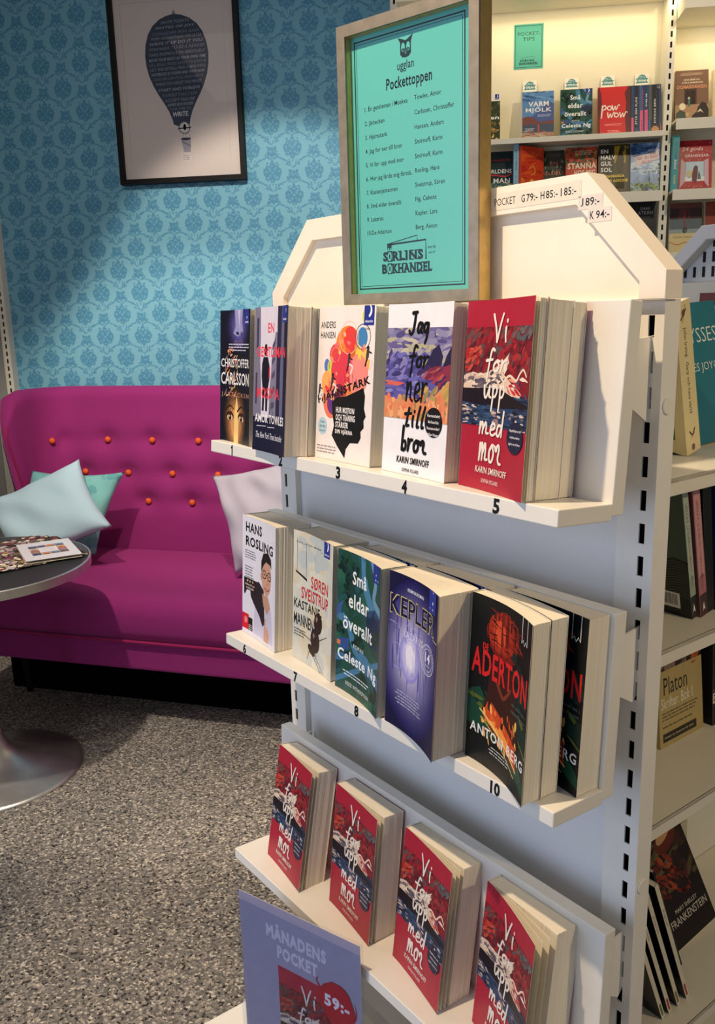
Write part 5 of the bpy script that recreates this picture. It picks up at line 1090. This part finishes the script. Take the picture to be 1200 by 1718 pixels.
def spined(name, label, u, v, z, T, h, w, tilt, sp=None, bk=None, cover=(230, 225, 200), group=None, cat='book'):
    M = G0 @ Matrix.Translation((u, v, z + .0004)) @ Matrix.Rotation(tilt, 4, 'X') @ Matrix.Translation((0, T, 0)) @ Matrix.Rotation(PI, 4, 'Z')
    return book(name, M, label, w=w, h=h, T=T, spine=sp, back=bk, cover=cover, group=group, cat=cat)
def faced(name, label, u, v, z, art, T, back_lean=.1, tilt=.0, cover=(200, 190, 150), **kw):
    M = G0 @ Matrix.Translation((u, v, z + .0004)) @ Matrix.Rotation(tilt, 4, 'X') @ Matrix.Rotation(PI / 2, 4, 'Z') @ Matrix.Rotation(-back_lean, 4, 'X')
    return book(name, M, label, w=art.w, h=art.h, T=T, front=art, cover=cover, **kw)
k_ = (40, 34, 30)
def irv(a):
    a.layer()
    for yy in (14, 200): a.ell(a.w / 2, yy - 6 if yy < 50 else 196, 4, 5, (120, 90, 90)); a.stroke([(a.w / 2 - 6, 32 if yy < 50 else 188), (a.w / 2, 26 if yy < 50 else 194), (a.w / 2 + 6, 34 if yy < 50 else 200)], 2.4, (60, 40, 40)); a.stroke([(a.w / 2 - 3, 22 if yy < 50 else 184), (a.w / 2 + 5, 28 if yy < 50 else 206)], 1.6, (190, 120, 80))
bk = Art(130, 210, (226, 212, 160)); bk.layer(); bk.rect(86, 22, 112, 40, (70, 120, 50)); bk.rect(88, 42, 108, 66, (236, 232, 224)); bk.poly([(50, 0), (62, 12), (90, 8), (120, 0)], (30, 24, 24))
spined('paperback', 'thick pale yellow book with handwritten spine lettering on the top side shelf', -.54, .186, ZS['A'], .034, 212, 128, .235, spine_text(34, 212, (224, 208, 158), [('John Irving', .74, 40, 8, k_), ('Garp och hans värld', .44, 72, 8, k_)], irv), bk, (224, 208, 158))
faced('hardback', 'tall teal book with pale capitals facing out on the top side shelf', -.575, .245, ZS['A'], art_ulysses(), .028, .22, .05, (36, 112, 128))
aa = Art(130, 205, (214, 212, 206)); aa.layer(); aa.rect(0, 150, 130, 190, (22, 24, 28)); aa.text('var det så', 8, 160, 60, 172, (230, 230, 230), .02); aa.greek(6, 60, 124, 142, 14, (120, 118, 112), 4)
faced('paperback', 'white book with black band and small text right of the tall teal book', -.60, .385, ZS['A'], aa, .02, .22, .05, (214, 212, 206))
def wave(c1):
    b_ = Art(125, 196, c1); rnd = random.Random(9); b_.layer(); b_.poly([(0, 0), (0, 52), (30, 46), (56, 60), (80, 84), (104, 92), (125, 88), (125, 0)], (30, 34, 32)); b_.layer()
    for i in range(14): b_.stroke([(0, 48 - i * 3), (30, 42 - i * 3), (56, 56 - i * 3.4), (80, 78 - i * 4), (104, 86 - i * 4), (125, 82 - i * 4)], .7, (92, 104, 96))
    barcode(b_, 58, 12, 50, 24); b_.rect(50, 16, 58, 34, (170, 30, 36)); return b_
def lg(c1, c2, c3):
    def f(a):
        a.layer(); a.rect(1.5, 60, a.w - 1.5, 196, c1); a.poly([(1.5, 60), (a.w / 2, 66), (a.w - 1.5, 60), (a.w - 1.5, 54), (1.5, 54)], c2); a.rect(0, 0, a.w, 34, c3); a.layer(); a.poly([(a.w / 2 - 3, 8), (a.w / 2, 22), (a.w / 2 + 3, 8), (a.w / 2, 12)], (230, 230, 220))
    return f
spined('paperback', 'dark grey-green book with pale mint spine and barcode on the second side shelf', -.500, .158, ZS['B'], .013, 196, 125, .23, spine_text(13, 196, (150, 168, 150), [('URSULA K. LE GUIN', .74, 56, 5, (90, 84, 76)), ('GRAVKAMRARNA I ATUAN', .42, 70, 4, (150, 90, 70))], lg((178, 188, 170), (150, 168, 150), (40, 44, 42))), wave((74, 92, 80)), (74, 92, 80))
spined('paperback', 'pink-spined book leaning on the pale mint one on the second side shelf', -.496, .1735, ZS['B'], .017, 198, 125, .22, spine_text(17, 198, (176, 112, 118), [('URSULA K. LE GUIN', .74, 56, 5, (110, 70, 76)), ('DEN YTTERSTA STRANDEN', .40, 74, 4, (120, 76, 80))], lg((206, 150, 150), (176, 112, 118), (70, 40, 44))), None, (120, 66, 72))
spined('paperback', 'black-spined book right of the pink-spined one on the second side shelf', -.50, .193, ZS['B'], .020, 200, 125, .16, None, None, (12, 12, 13))
spined('paperback', 'dark blue book with white capitals on its spine beyond the black one', -.50, .217, ZS['B'], .045, 200, 125, .06, spine_text(45, 200, (30, 52, 92), [('C.S. LEWIS', .62, 60, 8, (220, 222, 224)), ('SAMLING', .62, 50, 6, (150, 40, 40))]), None, (30, 52, 92))
faced('paperback', 'ochre and dark face-out book with serif title on the third side shelf', -.573, .214, ZS['C'], art_plato(), .022, .10, 0, (178, 158, 104))
aa = Art(110, 190, (18, 18, 22)); aa.layer(); aa.rect(0, 38, 110, 56, (206, 200, 180)); aa.rect(0, 60, 110, 61, (150, 140, 110)); aa.text('7', 3, 41, 11, 53, (20, 24, 40), .04); aa.text('röda', 20, 42, 60, 53, (20, 24, 40), .02)
faced('paperback', 'black book with a pale band numbered 7 on the third side shelf', -.565, .348, ZS['C'], aa, .03, .06, 0, (18, 18, 22))
faced('paperback', 'dark brown face-out book with pale capitals leaning back on the lowest side shelf', -.556, .270, ZS['D'], art_frank(), .018, .43, .10, (26, 14, 12))
faced('paperback', 'grey book back covered in fine print behind the dark brown book on lowest side shelf', -.652, .30, ZS['D'], art_textpage(150, 240), .012, .05, 0, (150, 144, 120))
for i, (v_, c) in enumerate([(.127, (90, 120, 60)), (.145, (170, 50, 50)), (.168, (120, 110, 60)), (.192, (160, 60, 50))]):
    spb = spine_text(8, 270, (222, 214, 190), [('Kung Lear', .72, 40, 4, (120, 60, 50))], lambda a, c=c: (a.layer(), a.rect(2, 6, 6, 34, c)))
    spined('booklet', ['leftmost', 'second', 'third', 'rightmost'][i] + ' thin white-spined booklet of four tilted on the lowest side shelf', -.490, v_, ZS['D'], .008, 270, 150, .40, spb, None, (14, 14, 16), 'thin white-spined booklets')
spined('booklet', 'thin black booklet with white edge lying against the dark brown book, lowest side shelf', -.535, .248, ZS['D'], .004, 240, 120, .42, None, None, (20, 24, 30))

# ------------------------------------------------------------------ second display beyond
S2 = thing('display_stand', 'farther white display stand with slotted hood at the right edge of the photo', 'display stand', G(-1.06 + .0, 1.05, -.023))
bm = bmesh.new(); o_ = [(-.10, 1.50), (-.10, 1.53), (0.0, 1.628), (.48, 1.628), (.58, 1.53), (.58, 1.50)]; i_ = [(.545, 1.50), (.545, 1.52), (.465, 1.595), (.015, 1.595), (-.065, 1.52), (-.065, 1.50)]
prism(bm, [(x, z + ZB) for x, z in o_ + i_], -.016, .0, 1); prism(bm, [(x, z + ZB) for x, z in o_], .02, .03, 1); prism(bm, [(x, z + ZB) for x, z in o_ + i_], .0, .02, 1); bevel(bm, .003, 2, 20); obj('hood', bm, S2, M_panel)
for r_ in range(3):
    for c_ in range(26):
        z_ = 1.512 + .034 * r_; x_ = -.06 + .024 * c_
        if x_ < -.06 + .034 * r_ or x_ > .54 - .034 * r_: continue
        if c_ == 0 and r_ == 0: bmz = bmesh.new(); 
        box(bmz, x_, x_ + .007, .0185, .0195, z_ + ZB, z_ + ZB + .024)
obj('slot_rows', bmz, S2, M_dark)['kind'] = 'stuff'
bm = bmesh.new(); box(bm, -.10, .58, .0, .03, 0, 1.50 + ZB); obj('body', bm, S2, M_shelfw)
bm = bmesh.new(); box(bm, -.09, .58, -.12, .0, 1.36, 1.375); box(bm, -.09, .58, -.13, -.12, 1.345, 1.39); bevel(bm, .001); obj('shelf_tray', bm, S2, M_shelfw)
aa = Art(180, 120, (124, 62, 54)); aa.greek(8, 10, 170, 90, 9, (94, 44, 40), 5)
book('box_set', G(-1.0, .945, 1.353, .1, .02), 'brown-red printed book standing on the farther display below its slotted hood', w=180, h=120, T=.03, front=aa, cover=(124, 62, 54), bf=0)

# ------------------------------------------------------------------ bookcase on the back wall
BC = thing('wall_bookcase', 'cream wall bookcase with two bays of face-out paperbacks, upper right', 'bookcase', Matrix.Translation((0, 0, 0)))
M_bc = mat('cream_bookcase_panel', (.84, .78, .60), .55, noise=(4, .03)); M_bs = mat('white_bookcase_shelf', (.80, .76, .62), .4)
bm = bmesh.new(); box(bm, -.30, 1.45, 3.505, 3.52, 0, 2.95); obj('back_panel', bm, BC, M_bc)
for x0 in (-.30, .662, 1.42):
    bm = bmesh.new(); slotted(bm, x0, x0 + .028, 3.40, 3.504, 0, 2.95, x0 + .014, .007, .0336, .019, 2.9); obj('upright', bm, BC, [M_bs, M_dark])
for x0, x1, zz in ((-.27, .660, (2.065, 1.868, 1.672, 1.40, 1.10)), (.692, 1.42, (2.100, 1.868, 1.655, 1.40, 1.10))):
    for j, z in enumerate(zz):
        bm = bmesh.new(); lp = .036 if (x0 > .5 and j == 0) or j > 0 else .018
        box(bm, x0, x1, 3.335, 3.503, z - .008, z); box(bm, x0, x1, 3.332, 3.336, z - lp, z); bevel(bm, .001); obj('shelf', bm, BC, M_bs)
bm = bmesh.new(); box(bm, -.27, .660, 3.30, 3.503, 2.52, 2.56); obj('canopy', bm, BC, M_bs)
bm = bmesh.new(); box(bm, .692, 1.42, 3.28, 3.503, 2.43, 2.62); obj('canopy', bm, BC, M_bs)
def bb(name, label, x, z, art=None, T=.018, lean=.22, Y=3.40, yaw=0, **kw):
    M = Matrix.Translation((x, Y, z + .0004)) @ Matrix.Rotation(yaw, 4, 'Z') @ Matrix.Rotation(-lean, 4, 'X')
    return book(name, M, label, w=art.w if art else 112, h=art.h if art else 176, T=T, front=art, **kw)
zA, zB, zC = 2.065, 1.868, 1.672
bb('paperback', 'paperback with white top and autumn garden photo at the left end of the top shelf', -.020, zA, simple((236, 232, 224), av_photo))
bb('paperback', 'blue and rust mountain-lake paperback on the top bookcase shelf', .1715, zA, simple((92, 138, 190), av_milk))
bb('paperback', 'green and blue aerial-view paperback on the top bookcase shelf', .307, zA, simple((32, 76, 70), av_aerial), cover=(32, 76, 70))
bb('paperback', 'bright red paperback with white script title on the top bookcase shelf', .438, zA, simple((206, 40, 44), av_pow), cover=(206, 40, 44))
bb('paperback', 'blue paperback of vertical stripes and pink bars on the top bookcase shelf', .548, zA, simple((44, 74, 118), av_stripes, 108), cover=(44, 74, 118))
bb('paperback', 'brown paperback with bowed figures before a double door, top shelf of right bay', .703, 2.100, simple((124, 92, 74), av_judge, 112, 180), cover=(124, 92, 74))
bb('paperback', 'beige paperback at the right edge of the top shelf of the right bay', .829, 2.100, simple((222, 196, 150), lambda a: a.greek(10, 90, 100, 120, 3, (150, 110, 80)), 112, 176))
for i, (x, lab) in enumerate([(.176, 'blue mountain-lake'), (.326, 'aerial-view'), (.454, 'bright red'), (.574, 'blue striped')]):
    a = Art(50, 224, (240, 236, 224)); tq = (74, 142, 150); a.layer(); a.poly([(25 + 15 * cos(PI * j / 14), 206 + 15 * sin(PI * j / 14)) for j in range(15)], tq); a.poly([(3, 192), (9, 200), (3, 208), (47, 208), (41, 200), (47, 192)], tq); a.text('TIPSAR', 10, 196, 40, 204, (240, 240, 232), .03); a.greek(14, 208, 36, 218, 2, (200, 216, 214), 2)
    t = thing('tip_card', 'turquoise badge card reading TIPSAR behind the ' + lab + ' paperback', 'sign card', Matrix.Translation((x, 3.474 - .0, 2.0654)) @ Matrix.Rotation(-.10, 4, 'X'), 'recommendation cards on the top shelf')
    inked('card', a, t, lambda x, y, k: Vector((x, -k, y)), M_flat)
bb('paperback', 'dark teal paperback with white and red capitals on the second bookcase shelf', .030, zB, simple((20, 44, 46), av_world), T=.02)
M = Matrix.Translation((.140, 3.372, zB + .0004)) @ Matrix.Rotation(PI / 2 + .0, 4, 'Z')
def spine_out(label, x, z, T, h, base, items, w=112, Y=3.372, cat='book'):
    M = Matrix.Translation((x, Y, z + .0004)) @ Matrix.Rotation(PI / 2, 4, 'Z') @ Matrix.Translation((0, -T, 0))
    return book('paperback', M, label, w=w, h=h, T=T, spine=spine_text(T * 1000, h, base, items), cover=base)
spine_out('narrow light blue spine between the dark teal and the orange paperback', .141, zB, .018, 184, (140, 186, 206), [('LEIF G.W. PERSSON', .7, 70, 6, (40, 60, 120)), ('En roman', .3, 40, 6, (120, 120, 140))])
bb('paperback', 'orange and yellow paperback turned sideways on the second bookcase shelf', .168, zB, simple((222, 70, 36), av_orange, 78, 182) if False else simple((222, 70, 36), av_orange), T=.022, yaw=.72, Y=3.365, lean=.0, cover=(214, 80, 44))
bb('paperback', 'dark olive paperback with pale green drops on the second bookcase shelf', .250, zB, simple((62, 64, 50), av_drops), Y=3.43, lean=.12, cover=(62, 64, 50)) if False else None
bb('paperback', 'dark olive paperback with pale green drops on the second bookcase shelf', .2155 + .02, zB, simple((62, 64, 50), av_drops, 92, 172), Y=3.445, lean=.14, T=.012, cover=(62, 64, 50))
bb('paperback', 'orange-red paperback with cream block capitals on the second bookcase shelf', .331, zB, simple((200, 72, 44), av_stay, 110), T=.02, cover=(200, 72, 44))
bb('paperback', 'black and yellow paperback with bold white capitals on the second bookcase shelf', .4455, zB, simple((40, 38, 24), av_sun, 110), T=.03, lean=.16, cover=(40, 38, 24))
bb('paperback', 'sky blue paperback with a city skyline on the second bookcase shelf', .5585, zB, simple((150, 180, 210), av_city, 101), T=.02, lean=.16)
spine_out('teal spine standing next to the bookcase post, right bay', .694, zB, .022, 184, (84, 160, 164), [('en roman', .72, 56, 5, (50, 110, 120)), ('Bakad', .48, 30, 9, (240, 236, 220)), ('kärlek', .2, 30, 8, (230, 220, 120))])
bb('paperback', 'red paperback with a dark cloaked figure in a doorway, right bay second shelf', .7235, zB, simple((176, 32, 42), av_24, 116), T=.02, lean=.16, cover=(176, 32, 42))
bb('paperback', 'black paperback with small grey serif capitals on the third bookcase shelf', .548, zC, simple((26, 28, 32), av_atkins, 108), cover=(26, 28, 32), lean=.1)
bb('paperback', 'paperback with a red figure over a grey sea and cream lower half, third shelf', .703, 1.655, simple((110, 62, 54), av_sea), lean=.1)
bb('paperback', 'brick red paperback with a large cream H at the right edge, third shelf', .826, 1.655, simple((140, 60, 44), av_H), lean=.1, T=.02)
a = Art(106, 150, (92, 180, 164)); a.layer(); a.rect(5, 5, 101, 6.5, K); a.rect(5, 143.5, 101, 145, K); a.rect(5, 5, 6.5, 145, K); a.rect(99.5, 5, 101, 145, K)
a.text('POCKET-', 14, 112, 94, 124, (50, 60, 60), 0); a.text('TIPS', 32, 94, 74, 106, (50, 60, 60), 0); a.stroke([(28, 38), (74, 42), (74, 34)], .8, K, sm=1); a.text('SÖRLINS', 22, 25, 74, 33, K, .04); a.text('BOKHANDEL', 20, 14, 88, 23, K, .04)
t = thing('shop_card', 'small turquoise card reading POCKET-TIPS pinned on the cream back panel', 'sign card', Matrix.Translation((.142, 3.5046, 2.330)))
inked('card', a, t, lambda x, y, k: Vector((x, -k - .0006, y)), M_flat)
light('canopy_lamp_left_bay', 'AREA', (.36, 3.38, 2.50), (.36, 3.50, 2.1), .55, (1.0, .80, .45), .75, sy=.04)
light('canopy_lamp_right_bay', 'AREA', (1.0, 3.38, 2.41), (1.0, 3.50, 2.1), .35, (1.0, .80, .45), .6, sy=.04)
